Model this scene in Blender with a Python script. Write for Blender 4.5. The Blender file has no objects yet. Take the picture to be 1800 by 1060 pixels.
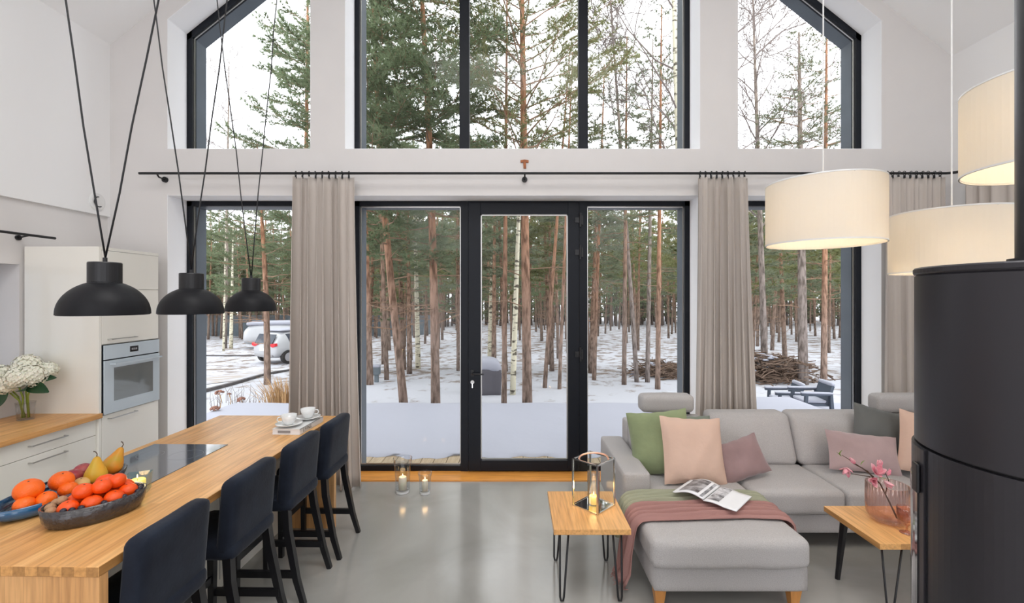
import bpy, math, random
from mathutils import Vector, Matrix
PI = math.pi
S = bpy.context.scene
COL = S.collection

# ------------------------------------------------------------------ camera, sky, lights, exposure
F = 800.0                      # focal length in pixels of the 1800 x 1060 frame
EYE = 1.87
cam = bpy.data.cameras.new('camera')
cam.sensor_fit = 'HORIZONTAL'; cam.sensor_width = 36.0; cam.lens = F/1800*36
cam.shift_x = -5/1800; cam.shift_y = -8/1800
cam.clip_start = 0.05; cam.clip_end = 300
co = bpy.data.objects.new('camera', cam); COL.objects.link(co)
co.location = (0, 0, EYE); co.rotation_euler = (PI/2, 0, 0)
S.camera = co
S.view_settings.view_transform = 'Standard'; S.view_settings.look = 'None'
S.view_settings.gamma = 1; S.view_settings.use_curve_mapping = False
S.view_settings.exposure = 0.52
w = bpy.data.worlds.new('sky'); S.world = w; w.use_nodes = True
WN = w.node_tree.nodes; WL = w.node_tree.links
tcw = WN.new('ShaderNodeTexCoord'); sep = WN.new('ShaderNodeSeparateXYZ')
rmp = WN.new('ShaderNodeValToRGB')
rmp.color_ramp.elements[0].position = 0.0; rmp.color_ramp.elements[0].color = (0.86, 0.87, 0.95, 1)
rmp.color_ramp.elements[1].position = 0.6; rmp.color_ramp.elements[1].color = (0.95, 0.97, 1.0, 1)
WL.new(tcw.outputs['Generated'], sep.inputs[0]); WL.new(sep.outputs['Z'], rmp.inputs[0])
WL.new(rmp.outputs[0], WN['Background'].inputs[0]); WN['Background'].inputs[1].default_value = 2.35

def area(name, loc, rot, sx, sy, power, color=(1, 1, 1)):
    l = bpy.data.lights.new(name, 'AREA'); l.shape = 'RECTANGLE'; l.size = sx; l.size_y = sy
    l.energy = power; l.color = color
    o = bpy.data.objects.new(name, l); COL.objects.link(o); o.location = loc; o.rotation_euler = rot
    o['kind'] = 'structure'
    return o
# added fill lights: unseen panels brightening the room, behind the camera and overhead
area('fill_light', (0.1, -1.2, 3.4), (math.radians(38), 0, 0), 5.5, 2.2, 22, (1.0, 0.985, 0.97))
area('fill_light', (0.1, 0.7, 6.3), (math.radians(-12), 0, 0), 3.4, 2.6, 115, (1.0, 0.985, 0.97))

# ------------------------------------------------------------------ helpers
def pt(px, d, py=None, z=None):
    """point at depth d under photo pixel"""
    return Vector(((px-905)/F*d, d, EYE-(py-522)/F*d if py is not None else z))

class MB:
    def __init__(s): s.v = []; s.f = []
    def add(s, vs, fs):
        b = len(s.v); s.v.extend([tuple(q) for q in vs]); s.f.extend([tuple(i+b for i in q) for q in fs])
    def box(s, x0, x1, y0, y1, z0, z1):
        s.add([(x0,y0,z0),(x1,y0,z0),(x1,y1,z0),(x0,y1,z0),(x0,y0,z1),(x1,y0,z1),(x1,y1,z1),(x0,y1,z1)],
              [(0,3,2,1),(4,5,6,7),(0,1,5,4),(1,2,6,5),(2,3,7,6),(3,0,4,7)])
        return s
    def prism_xz(s, poly, y0, y1):
        n = len(poly)
        vs = [(x, y0, z) for x, z in poly]+[(x, y1, z) for x, z in poly]
        fs = [tuple(range(n)), tuple(range(2*n-1, n-1, -1))]+[((i+1) % n, i, i+n, (i+1) % n+n) for i in range(n)]
        s.add(vs, fs); return s
    def prism_yz(s, poly, x0, x1):
        n = len(poly)
        vs = [(x0, y, z) for y, z in poly]+[(x1, y, z) for y, z in poly]
        fs = [tuple(range(n)), tuple(range(2*n-1, n-1, -1))]+[((i+1) % n, i, i+n, (i+1) % n+n) for i in range(n)]
        s.add(vs, fs); return s
    def prism_xy(s, poly, z0, z1):
        n = len(poly)
        vs = [(x, y, z0) for x, y in poly]+[(x, y, z1) for x, y in poly]
        fs = [tuple(range(n-1, -1, -1)), tuple(range(n, 2*n))]+[(i, (i+1) % n, (i+1) % n+n, i+n) for i in range(n)]
        s.add(vs, fs); return s
    def tube(s, pts, r, n=8, cap=True, sq=False):
        pts = [Vector(q) for q in pts]; m = len(pts)
        rr = r if isinstance(r, (list, tuple)) else [r]*m
        vs = []; fs = []; up = None
        for i, q in enumerate(pts):
            t = (pts[min(i+1, m-1)]-pts[max(i-1, 0)])
            if t.length < 1e-9: t = Vector((0, 0, 1))
            t.normalize()
            if up is None: up = Vector((0, 1, 0)) if abs(t.y) < 0.9 else Vector((1, 0, 0))
            a = t.cross(up); 
            if a.length < 1e-6: a = t.cross(Vector((1, 0, 0)))
            a.normalize(); b = a.cross(t).normalized(); up = b
            for k in range(n):
                th = 2*PI*(k+(0.5 if sq else 0))/n
                vs.append(q+a*math.cos(th)*rr[i]+b*math.sin(th)*rr[i])
        for i in range(m-1):
            for k in range(n):
                fs.append((i*n+k, (i+1)*n+k, (i+1)*n+(k+1) % n, i*n+(k+1) % n))
        if cap: fs.append(tuple(range(n))); fs.append(tuple(range(m*n-1, (m-1)*n-1, -1)))
        s.add(vs, fs); return s
    def lathe(s, prof, n=32, c=(0, 0, 0), sx=1, sy=1, wob=None):
        vs = []; fs = []; m = len(prof)
        for r, z in prof:
            for k in range(n):
                th = 2*PI*k/n; q = r*(wob(th) if wob else 1)
                vs.append((c[0]+q*math.cos(th)*sx, c[1]+q*math.sin(th)*sy, c[2]+z))
        for i in range(m-1):
            for k in range(n):
                fs.append((i*n+k, i*n+(k+1) % n, (i+1)*n+(k+1) % n, (i+1)*n+k))
        if prof[0][0] > 1e-5: pass
        s.add(vs, fs); return s
    def sphere(s, c, r, n=16, m=10, sz=1, f=None):
        prof = [(max(1e-4, r*math.sin(PI*i/m)), -r*sz*math.cos(PI*i/m)) for i in range(m+1)]
        if f: prof = [f(a, b) for a, b in prof]
        return s.lathe(prof, n, c)
    def grid(s, fn, nu, nv):
        vs = [fn(i/nu, j/nv) for i in range(nu+1) for j in range(nv+1)]
        fs = [(i*(nv+1)+j, (i+1)*(nv+1)+j, (i+1)*(nv+1)+j+1, i*(nv+1)+j+1) for i in range(nu) for j in range(nv)]
        s.add(vs, fs); return s
    def soft(s, x0, x1, y0, y1, z0, z1, r=0.04, puff=0.0, n=10, pf=None):
        hx, hy, hz = (x1-x0)/2, (y1-y0)/2, (z1-z0)/2
        r = min(r, hx, hy, hz)
        cx, cy, cz = (x0+x1)/2, (y0+y1)/2, (z0+z1)/2
        key = {}; vs = []; fs = []
        def V(i, j, k):
            if (i, j, k) in key: return key[(i, j, k)]
            q = [math.sin((a/n*2-1)*PI/2) for a in (i, j, k)]
            p = Vector((q[0]*hx, q[1]*hy, q[2]*hz))
            c = Vector([max(-(h-r), min(h-r, a)) for a, h in zip(p, (hx, hy, hz))])
            d = p-c
            if d.length > 1e-9: d = d.normalized()*r
            p = c+d
            if puff: p.z += puff*(1-q[0]**2)*(1-q[1]**2)*q[2]; p.y += pf*(1-q[0]**2)*(1-q[2]**2)*q[1] if pf else 0
            p += Vector((cx, cy, cz))
            key[(i, j, k)] = len(vs); vs.append(p); return key[(i, j, k)]
        for a in range(n):
            for b in range(n):
                fs.append((V(a,b,0),V(a,b+1,0),V(a+1,b+1,0),V(a+1,b,0))); fs.append((V(a,b,n),V(a+1,b,n),V(a+1,b+1,n),V(a,b+1,n)))
                fs.append((V(a,0,b),V(a+1,0,b),V(a+1,0,b+1),V(a,0,b+1))); fs.append((V(a,n,b),V(a,n,b+1),V(a+1,n,b+1),V(a+1,n,b)))
                fs.append((V(0,a,b),V(0,a,b+1),V(0,a+1,b+1),V(0,a+1,b))); fs.append((V(n,a,b),V(n,a+1,b),V(n,a+1,b+1),V(n,a,b+1)))
        s.add(vs, fs); return s
    def build(s, name, m, parent=None, smooth=None, bevel=0, solid=0, sub=0, loc=None, rot=None, auto=True):
        me = bpy.data.meshes.new(name); me.from_pydata(s.v, [], s.f); me.update()
        if m: me.materials.append(m)
        if smooth: me.polygons.foreach_set('use_smooth', [True]*len(me.polygons))
        o = bpy.data.objects.new(name, me); COL.objects.link(o)
        if parent: o.parent = parent
        if loc is not None: o.location = loc
        if rot is not None: o.rotation_euler = rot
        if solid:
            q = o.modifiers.new('s', 'SOLIDIFY'); q.thickness = solid; q.offset = 0
        if bevel:
            q = o.modifiers.new('b', 'BEVEL'); q.width = bevel; q.segments = 3; q.limit_method = 'ANGLE'; q.angle_limit = 0.6
        if sub:
            q = o.modifiers.new('u', 'SUBSURF'); q.levels = sub; q.render_levels = sub
        return o

def tag(o, label, cat, group=None, kind=None):
    if label: o['label'] = label
    if cat: o['category'] = cat
    if group: o['group'] = group
    if kind: o['kind'] = kind
    return o
def thing(name, label, cat, loc=(0, 0, 0), rz=0, group=None):
    o = bpy.data.objects.new(name, None); COL.objects.link(o); o.empty_display_size = 0.1
    o.location = loc; o.rotation_euler = (0, 0, rz); return tag(o, label, cat, group)
def struct(name, mb, m, parent=None, **k):
    o = mb.build(name, m, parent, **k)
    if not parent: o['kind'] = 'structure'
    return o
def copy_tree(o, parent=None):
    c = o.copy(); COL.objects.link(c)
    if parent: c.parent = parent
    for ch in list(o.children):
        if ch.name in COL.objects: copy_tree(ch, c)
    return c

# ------------------------------------------------------------------ materials
def mat(name, col, rough=0.6, metal=0.0, bump=0.0, bscale=60, var=0.0, vscale=4, spec=0.5, stretch=None, col2=None, coat=0.0, sheen=0.0, sss=0.0):
    m = bpy.data.materials.new(name); m.use_nodes = True
    N = m.node_tree.nodes; L = m.node_tree.links; b = N['Principled BSDF']
    b.inputs['Base Color'].default_value = (*col, 1); b.inputs['Roughness'].default_value = rough
    b.inputs['Metallic'].default_value = metal; b.inputs['Specular IOR Level'].default_value = spec
    if coat: b.inputs['Coat Weight'].default_value = coat; b.inputs['Coat Roughness'].default_value = 0.08
    if sheen: b.inputs['Sheen Weight'].default_value = sheen; b.inputs['Sheen Roughness'].default_value = 0.4
    if sss: b.inputs['Subsurface Weight'].default_value = sss; b.inputs['Subsurface Scale'].default_value = 0.01
    tc = N.new('ShaderNodeTexCoord'); mp = N.new('ShaderNodeMapping'); L.new(tc.outputs['Object'], mp.inputs[0])
    if stretch: mp.inputs['Scale'].default_value = stretch
    if var or col2:
        n = N.new('ShaderNodeTexNoise'); n.inputs['Scale'].default_value = vscale; n.inputs['Detail'].default_value = 6
        L.new(mp.outputs[0], n.inputs['Vector'])
        r = N.new('ShaderNodeValToRGB'); r.color_ramp.elements[0].position = 0.35; r.color_ramp.elements[1].position = 0.65
        c2 = col2 if col2 else tuple(min(1, c*(1+var)) for c in col); c1 = col if col2 else tuple(c*(1-var) for c in col)
        r.color_ramp.elements[0].color = (*c1, 1); r.color_ramp.elements[1].color = (*c2, 1)
        L.new(n.outputs[0], r.inputs[0]); L.new(r.outputs[0], b.inputs['Base Color'])
    if bump:
        n2 = N.new('ShaderNodeTexNoise'); n2.inputs['Scale'].default_value = bscale; n2.inputs['Detail'].default_value = 4
        L.new(mp.outputs[0], n2.inputs['Vector'])
        bp = N.new('ShaderNodeBump'); bp.inputs['Strength'].default_value = bump; bp.inputs['Distance'].default_value = 0.01
        L.new(n2.outputs[0], bp.inputs['Height']); L.new(bp.outputs[0], b.inputs['Normal'])
    return m

def wood(name, c1, c2, along='Y', bw=0.5, bh=0.045, rough=0.35):
    m = bpy.data.materials.new(name); m.use_nodes = True
    N = m.node_tree.nodes; L = m.node_tree.links; b = N['Principled BSDF']; b.inputs['Roughness'].default_value = rough
    tc = N.new('ShaderNodeTexCoord'); mp = N.new('ShaderNodeMapping'); sw = N.new('ShaderNodeSeparateXYZ'); cw = N.new('ShaderNodeCombineXYZ'); L.new(tc.outputs['Object'], sw.inputs[0])
    for k_, ax_ in enumerate({'X': (0, 1, 2), 'Y': (1, 0, 2), 'Z': (2, 0, 1)}[along]): L.new(sw.outputs[ax_], cw.inputs[k_])
    L.new(cw.outputs[0], mp.inputs[0])
    br = N.new('ShaderNodeTexBrick'); br.inputs['Scale'].default_value = 1; br.inputs['Brick Width'].default_value = bw; br.inputs['Row Height'].default_value = bh
    br.inputs['Mortar Size'].default_value = 0.0006; br.inputs['Bias'].default_value = 0.0; br.inputs['Mortar Smooth'].default_value = 0.5
    br.inputs['Color1'].default_value = (*c1, 1); br.inputs['Color2'].default_value = (*c2, 1); br.inputs['Mortar'].default_value = (*[c*0.7 for c in c2], 1)
    L.new(mp.outputs[0], br.inputs['Vector'])
    mp2 = N.new('ShaderNodeMapping'); mp2.inputs['Scale'].default_value = (2.5, 40, 40); L.new(mp.outputs[0], mp2.inputs[0])
    n = N.new('ShaderNodeTexNoise'); n.inputs['Scale'].default_value = 1.6; n.inputs['Detail'].default_value = 7; L.new(mp2.outputs[0], n.inputs['Vector'])
    r = N.new('ShaderNodeValToRGB'); r.color_ramp.elements[0].position = 0.3; r.color_ramp.elements[0].color = (0.72, 0.66, 0.6, 1)
    r.color_ramp.elements[1].position = 0.6; r.color_ramp.elements[1].color = (1.05, 1.03, 1.0, 1); L.new(n.outputs[0], r.inputs[0])
    mx = N.new('ShaderNodeMixRGB'); mx.blend_type = 'MULTIPLY'; mx.inputs[0].default_value = 0.9
    L.new(br.outputs[0], mx.inputs[1]); L.new(r.outputs[0], mx.inputs[2]); L.new(mx.outputs[0], b.inputs['Base Color'])
    bp = N.new('ShaderNodeBump'); bp.inputs['Strength'].default_value = 0.08; L.new(n.outputs[0], bp.inputs['Height']); L.new(bp.outputs[0], b.inputs['Normal'])
    return m

def glass(name, tint=(1, 1, 1), refl=0.5, ior=1.45, rough=0.0):
    """thin clear glass: lets light through and mirrors more at glancing angles, the same from both sides"""
    m = bpy.data.materials.new(name); m.use_nodes = True
    N = m.node_tree.nodes; L = m.node_tree.links; N.remove(N['Principled BSDF'])
    t = N.new('ShaderNodeBsdfTransparent'); t.inputs[0].default_value = (*tint, 1)
    g = N.new('ShaderNodeBsdfGlossy'); g.inputs['Roughness'].default_value = rough
    lw = N.new('ShaderNodeLayerWeight'); lw.inputs[0].default_value = 0.5
    pw = N.new('ShaderNodeMath'); pw.operation = 'POWER'; pw.inputs[1].default_value = 4.0; L.new(lw.outputs['Facing'], pw.inputs[0])
    mu = N.new('ShaderNodeMath'); mu.operation = 'MULTIPLY_ADD'; mu.inputs[1].default_value = 0.8*refl; mu.inputs[2].default_value = 0.04*refl
    mx = N.new('ShaderNodeMixShader')
    L.new(pw.outputs[0], mu.inputs[0]); L.new(mu.outputs[0], mx.inputs[0]); L.new(t.outputs[0], mx.inputs[1]); L.new(g.outputs[0], mx.inputs[2])
    L.new(mx.outputs[0], N['Material Output'].inputs[0]); return m

def emit(name, col, st):
    m = bpy.data.materials.new(name); m.use_nodes = True
    b = m.node_tree.nodes['Principled BSDF']; b.inputs['Base Color'].default_value = (*col, 1)
    b.inputs['Emission Color'].default_value = (*col, 1); b.inputs['Emission Strength'].default_value = st; return m

M = {}
M['plaster'] = mat('plaster', (0.725, 0.70, 0.685), 0.85, bump=0.03, bscale=120, var=0.01)  # gable and lower left wall: backlit shade put into a darker colour
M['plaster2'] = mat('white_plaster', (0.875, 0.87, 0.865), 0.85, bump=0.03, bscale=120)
M['reveal'] = mat('reveal_paint', (0.93, 0.93, 0.94), 0.8, bump=0.02, bscale=120)
M['ceiling'] = mat('ceiling_paint', (0.93, 0.93, 0.93), 0.85)
M['clad'] = mat('grey_cladding', (0.11, 0.13, 0.155), 0.5, var=0.08, vscale=3)
M['frame'] = mat('anthracite_aluminium', (0.007, 0.009, 0.014), 0.42, spec=0.25)
M['blackmetal'] = mat('black_metal', (0.008, 0.008, 0.010), 0.4)
M['lampblack'] = mat('matt_black_lacquer', (0.008, 0.008, 0.010), 0.48, spec=0.22)
M['stoveblack'] = mat('stove_steel', (0.036, 0.034, 0.040), 0.36, metal=0.3, bump=0.02, bscale=400)
M['stoveglass'] = mat('stove_glass', (0.01, 0.01, 0.012), 0.05, coat=1.0)
M['chrome'] = mat('chrome', (0.75, 0.75, 0.75), 0.15, metal=1.0)
M['copper'] = mat('copper', (0.80, 0.50, 0.38), 0.3, metal=0.9)
M['steelrail'] = mat('brushed_nickel', (0.55, 0.54, 0.52), 0.3, metal=1.0)
M['cream'] = mat('gloss_cream_lacquer', (0.88, 0.86, 0.79), 0.12, coat=0.4)
M['oven'] = mat('pale_glass_front', (0.56, 0.64, 0.70), 0.06, coat=0.6)
M['ovenwin'] = mat('oven_window', (0.16, 0.18, 0.18), 0.03, coat=1.0, spec=1.0)
M['hob'] = mat('hob_glass', (0.09, 0.10, 0.12), 0.06, coat=1.0, spec=1.0)
M['black'] = mat('display_black', (0.01, 0.01, 0.012), 0.2)
M['grey'] = mat('mid_grey', (0.3, 0.3, 0.31), 0.4)
M['top'] = wood('beech_worktop', (0.80, 0.455, 0.175), (0.68, 0.345, 0.115), 'Y')
M['panel'] = wood('beech_panel', (0.78, 0.45, 0.20), (0.66, 0.35, 0.14), 'Z', 0.35, 0.07)
M['table'] = wood('oak_table', (0.80, 0.45, 0.17), (0.74, 0.39, 0.14), 'Y', 2.0, 0.12)
M['sill'] = wood('oak_threshold', (0.75, 0.33, 0.07), (0.68, 0.28, 0.05), 'X', 2.5, 0.3)
M['leg'] = mat('beech_leg', (0.62, 0.27, 0.07), 0.4, var=0.1, stretch=(8, 8, 1))
M['velvet'] = mat('navy_black_velvet', (0.006, 0.008, 0.016), 0.8, sheen=0.12, bump=0.1, bscale=60, col2=(0.016, 0.022, 0.036), vscale=5, spec=0.2)
M['stoolleg'] = mat('black_stained_wood', (0.006, 0.006, 0.008), 0.35)
M['sofa'] = mat('grey_sofa_weave', (0.50, 0.48, 0.475), 0.95, bump=0.5, bscale=300, var=0.10, vscale=200, spec=0.15)
M['curtain'] = mat('taupe_curtain', (0.56, 0.505, 0.46), 0.9, bump=0.05, bscale=300, spec=0.1)
M['shade'] = None
M['green_vel'] = mat('sage_velvet', (0.26, 0.31, 0.17), 0.8, sheen=0.5, bump=0.8, bscale=7, spec=0.2, var=0.1)
M['dgreen'] = mat('grey_green_velvet', (0.20, 0.235, 0.19), 0.8, sheen=0.4, bump=0.3, bscale=12, spec=0.2)
M['dgrey_vel'] = mat('slate_velvet', (0.14, 0.145, 0.14), 0.8, sheen=0.4, bump=0.3, bscale=12, spec=0.2)
M['peach'] = mat('peach_linen', (0.66, 0.47, 0.38), 0.9, bump=0.8, bscale=7, spec=0.15, var=0.04)
M['mauve'] = mat('mauve_velvet', (0.30, 0.20, 0.20), 0.8, sheen=0.6, bump=0.3, bscale=14, spec=0.2, var=0.12)
M['mauve2'] = mat('pale_mauve_velvet', (0.42, 0.31, 0.31), 0.8, sheen=0.6, bump=0.3, bscale=14, spec=0.2, var=0.1)
M['pinkthrow'] = mat('dusty_pink_throw', (0.40, 0.22, 0.20), 0.95, bump=0.3, bscale=250, spec=0.1)
M['greenthrow'] = mat('sage_throw', (0.36, 0.37, 0.27), 0.95, bump=0.3, bscale=250, spec=0.1)
M['paper'] = mat('paper', (0.85, 0.86, 0.88), 0.45)
M['porcelain'] = mat('white_porcelain', (0.82, 0.83, 0.82), 0.12, coat=0.5)
M['orange'] = mat('orange_peel', (0.92, 0.14, 0.004), 0.4, bump=0.25, bscale=180, var=0.08, vscale=8)
M['tanger'] = mat('tangerine_peel', (0.88, 0.085, 0.002), 0.4, bump=0.2, bscale=160, var=0.15, vscale=8)
M['pear'] = mat('pear_skin', (0.55, 0.42, 0.03), 0.4, col2=(0.75, 0.33, 0.03), vscale=7)
M['pear2'] = mat('pear_skin_blush', (0.48, 0.36, 0.03), 0.4, col2=(0.85, 0.22, 0.02), vscale=9)
M['apple'] = mat('apple_skin', (0.35, 0.03, 0.05), 0.3, col2=(0.5, 0.12, 0.10), vscale=20)
M['applecut'] = mat('pale_apple', (0.75, 0.55, 0.22), 0.4, col2=(0.6, 0.3, 0.1), vscale=10)
M['walnut'] = mat('walnut_shell', (0.42, 0.24, 0.13), 0.7, bump=0.8, bscale=60)
M['grape'] = mat('dark_grape', (0.012, 0.010, 0.022), 0.35)
M['stem'] = mat('fruit_stem', (0.08, 0.05, 0.03), 0.8)
M['smoke'] = mat('smoked_glass_bowl', (0.030, 0.026, 0.028), 0.12, bump=0.9, bscale=45, coat=0.6)
M['blueglaze'] = mat('blue_glazed_dish', (0.008, 0.10, 0.24), 0.12, coat=0.8, col2=(0.010, 0.015, 0.025), vscale=6)
M['wax'] = mat('candle_wax', (0.95, 0.85, 0.68), 0.4, sss=0.3)
M['waxy'] = emit('glowing_wax', (1.0, 0.60, 0.13), 0.75)
M['flame'] = emit('flame', (1.0, 0.72, 0.35), 7)
M['petal'] = mat('cream_petals', (0.86, 0.84, 0.70), 0.6, sss=0.1)
M['mag'] = mat('magnolia_petals', (0.80, 0.24, 0.33), 0.5, col2=(0.9, 0.55, 0.58), vscale=25)
M['leaf'] = mat('dark_leaf', (0.015, 0.055, 0.02), 0.35)
M['leafl'] = mat('light_leaf', (0.20, 0.34, 0.06), 0.4)
M['gstem'] = mat('green_stem', (0.26, 0.34, 0.05), 0.5)
M['twig'] = mat('dark_twig', (0.07, 0.035, 0.02), 0.7)
M['wglass'] = glass('window_glass', (0.985, 0.99, 0.985), 0.18)
M['cglass'] = glass('clear_glass', (0.93, 0.94, 0.95), 0.9)
M['pglass'] = glass('pink_glass', (0.955, 0.86, 0.84), 1.6)
M['pglass2'] = glass('rose_glass', (0.93, 0.77, 0.72), 1.4)
M['bglass'] = glass('aqua_glass', (0.78, 0.90, 0.94), 0.8)
M['mirror'] = mat('mirror', (0.8, 0.8, 0.82), 0.03, metal=1.0)
M['tau'] = mat('red_brown_wood', (0.36, 0.11, 0.03), 0.5, var=0.2, vscale=30)
M['socket'] = mat('white_plastic', (0.78, 0.78, 0.77), 0.3)
M['snow'] = mat('snow', (0.37, 0.38, 0.44), 0.8, bump=0.5, bscale=6)
M['carpaint'] = mat('white_car_paint', (0.46, 0.47, 0.49), 0.3, coat=0.4)
M['carglass'] = mat('dark_car_glass', (0.05, 0.06, 0.08), 0.1)
M['tyre'] = mat('tyre_rubber', (0.02, 0.02, 0.02), 0.8)
M['rim'] = mat('alloy', (0.4, 0.4, 0.42), 0.4, metal=0.7)
M['taill'] = mat('red_tail_light', (0.7, 0.02, 0.03), 0.2)
M['fence'] = mat('grey_fence', (0.14, 0.17, 0.19), 0.7, var=0.1)
M['kerb'] = mat('kerb_stone', (0.12, 0.11, 0.11), 0.9, var=0.2)
M['cover'] = mat('dark_cover', (0.09, 0.085, 0.10), 0.7, bump=0.4, bscale=8)
M['outchair'] = mat('slate_resin', (0.055, 0.07, 0.095), 0.6)
M['drygrass'] = mat('dry_grass', (0.52, 0.33, 0.16), 0.9, var=0.2)
M['dryflower'] = mat('dry_flower', (0.28, 0.14, 0.10), 0.9, var=0.3, vscale=30)
M['brush'] = mat('brushwood', (0.13, 0.085, 0.06), 0.9, var=0.3)
M['deck'] = wood('deck_boards', (0.42, 0.34, 0.24), (0.34, 0.27, 0.18), 'Y', 3, 0.14, 0.8)

def bark(name, lo, hi, z0, z1):
    m = bpy.data.materials.new(name); m.use_nodes = True
    N = m.node_tree.nodes; L = m.node_tree.links; b = N['Principled BSDF']; b.inputs['Roughness'].default_value = 0.9
    b.inputs['Specular IOR Level'].default_value = 0.1
    tc = N.new('ShaderNodeTexCoord'); sp = N.new('ShaderNodeSeparateXYZ'); L.new(tc.outputs['Object'], sp.inputs[0])
    mr = N.new('ShaderNodeMapRange'); mr.inputs[1].default_value = z0; mr.inputs[2].default_value = z1; L.new(sp.outputs[2], mr.inputs[0])
    n = N.new('ShaderNodeTexNoise'); n.inputs['Scale'].default_value = 3; n.inputs['Detail'].default_value = 5
    mp = N.new('ShaderNodeMapping'); mp.inputs['Scale'].default_value = (6, 6, 1.5); L.new(tc.outputs['Object'], mp.inputs[0]); L.new(mp.outputs[0], n.inputs['Vector'])
    mx = N.new('ShaderNodeMixRGB'); mx.inputs[1].default_value = (*lo, 1); mx.inputs[2].default_value = (*hi, 1); L.new(mr.outputs[0], mx.inputs[0])
    r = N.new('ShaderNodeValToRGB'); r.color_ramp.elements[0].position = 0.35; r.color_ramp.elements[0].color = (0.45, 0.42, 0.4, 1)
    r.color_ramp.elements[1].position = 0.6; r.color_ramp.elements[1].color = (1.15, 1.1, 1.1, 1); L.new(n.outputs[0], r.inputs[0])
    m2 = N.new('ShaderNodeMixRGB'); m2.blend_type = 'MULTIPLY'; m2.inputs[0].default_value = 1; L.new(mx.outputs[0], m2.inputs[1]); L.new(r.outputs[0], m2.inputs[2])
    L.new(m2.outputs[0], b.inputs['Base Color'])
    bp = N.new('ShaderNodeBump'); bp.inputs['Strength'].default_value = 0.6; bp.inputs['Distance'].default_value = 0.03; L.new(n.outputs[0], bp.inputs['Height']); L.new(bp.outputs[0], b.inputs['Normal'])
    return m
M['bark'] = bark('pine_bark', (0.27, 0.205, 0.165), (0.38, 0.205, 0.12), 1.0, 4.0)
M['bark2'] = bark('far_pine_bark', (0.22, 0.175, 0.145), (0.34, 0.21, 0.135), 1.0, 6)
M['greybark'] = bark('grey_bark', (0.25, 0.22, 0.20), (0.30, 0.26, 0.22), 1, 6)
M['branch'] = mat('pine_branch', (0.27, 0.17, 0.11), 0.9, var=0.25, vscale=8)
M['twigs'] = mat('bare_twigs', (0.20, 0.165, 0.15), 0.9)
def birchmat():
    m = bpy.data.materials.new('birch_bark'); m.use_nodes = True
    N = m.node_tree.nodes; L = m.node_tree.links; b = N['Principled BSDF']; b.inputs['Roughness'].default_value = 0.8
    tc = N.new('ShaderNodeTexCoord'); mp = N.new('ShaderNodeMapping'); mp.inputs['Scale'].default_value = (5, 5, 14); L.new(tc.outputs['Object'], mp.inputs[0])
    n = N.new('ShaderNodeTexNoise'); n.inputs['Scale'].default_value = 1; n.inputs['Detail'].default_value = 3; L.new(mp.outputs[0], n.inputs['Vector'])
    r = N.new('ShaderNodeValToRGB'); r.color_ramp.elements[0].position = 0.38; r.color_ramp.elements[0].color = (0.10, 0.085, 0.06, 1)
    r.color_ramp.elements[1].position = 0.46; r.color_ramp.elements[1].color = (0.66, 0.62, 0.47, 1)
    L.new(n.outputs[0], r.inputs[0]); L.new(r.outputs[0], b.inputs['Base Color']); return m
M['birch'] = birchmat()
def needles(name, c1, c2):
    m = bpy.data.materials.new(name); m.use_nodes = True
    N = m.node_tree.nodes; L = m.node_tree.links; b = N['Principled BSDF']; b.inputs['Roughness'].default_value = 0.6
    b.inputs['Specular IOR Level'].default_value = 0.15
    tc = N.new('ShaderNodeTexCoord'); n = N.new('ShaderNodeTexNoise'); n.inputs['Scale'].default_value = 1.2; n.inputs['Detail'].default_value = 5
    L.new(tc.outputs['Object'], n.inputs['Vector'])
    r = N.new('ShaderNodeValToRGB'); r.color_ramp.elements[0].position = 0.35; r.color_ramp.elements[0].color = (*c1, 1)
    r.color_ramp.elements[1].position = 0.65; r.color_ramp.elements[1].color = (*c2, 1)
    L.new(n.outputs[0], r.inputs[0]); L.new(r.outputs[0], b.inputs['Base Color'])
    t = N.new('ShaderNodeBsdfTranslucent'); L.new(r.outputs[0], t.inputs[0])
    mx = N.new('ShaderNodeMixShader'); mx.inputs[0].default_value = 0.35
    L.new(b.outputs[0], mx.inputs[1]); L.new(t.outputs[0], mx.inputs[2]); L.new(mx.outputs[0], N['Material Output'].inputs[0]); return m
M['needle'] = needles('green_needles', (0.145, 0.185, 0.10), (0.225, 0.28, 0.16))
M['needle2'] = needles('olive_needles', (0.17, 0.185, 0.075), (0.26, 0.275, 0.125))
M['needle3'] = needles('grey_green_needles', (0.17, 0.20, 0.125), (0.27, 0.30, 0.195))

def floor_mat():
    m = mat('polished_concrete', (0.20, 0.19, 0.165), 0.24, spec=0.9)
    N = m.node_tree.nodes; L = m.node_tree.links; b = N['Principled BSDF']
    tc = N.new('ShaderNodeTexCoord'); n = N.new('ShaderNodeTexNoise'); n.inputs['Scale'].default_value = 1.1; n.inputs['Detail'].default_value = 8; n.inputs['Distortion'].default_value = 1.2
    L.new(tc.outputs['Object'], n.inputs['Vector'])
    r = N.new('ShaderNodeValToRGB'); r.color_ramp.elements[0].position = 0.3; r.color_ramp.elements[0].color = (0.31, 0.302, 0.28, 1)
    r.color_ramp.elements[1].position = 0.7; r.color_ramp.elements[1].color = (0.41, 0.40, 0.375, 1)
    L.new(n.outputs[0], r.inputs[0]); L.new(r.outputs[0], b.inputs['Base Color'])
    b.inputs['Coat Weight'].default_value = 0.7; b.inputs['Coat Roughness'].default_value = 0.16
    r2 = N.new('ShaderNodeMapRange'); r2.inputs[3].default_value = 0.12; r2.inputs[4].default_value = 0.26; L.new(n.outputs[0], r2.inputs[0]); L.new(r2.outputs[0], b.inputs['Roughness'])
    return m
M['floor'] = floor_mat()
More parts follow.
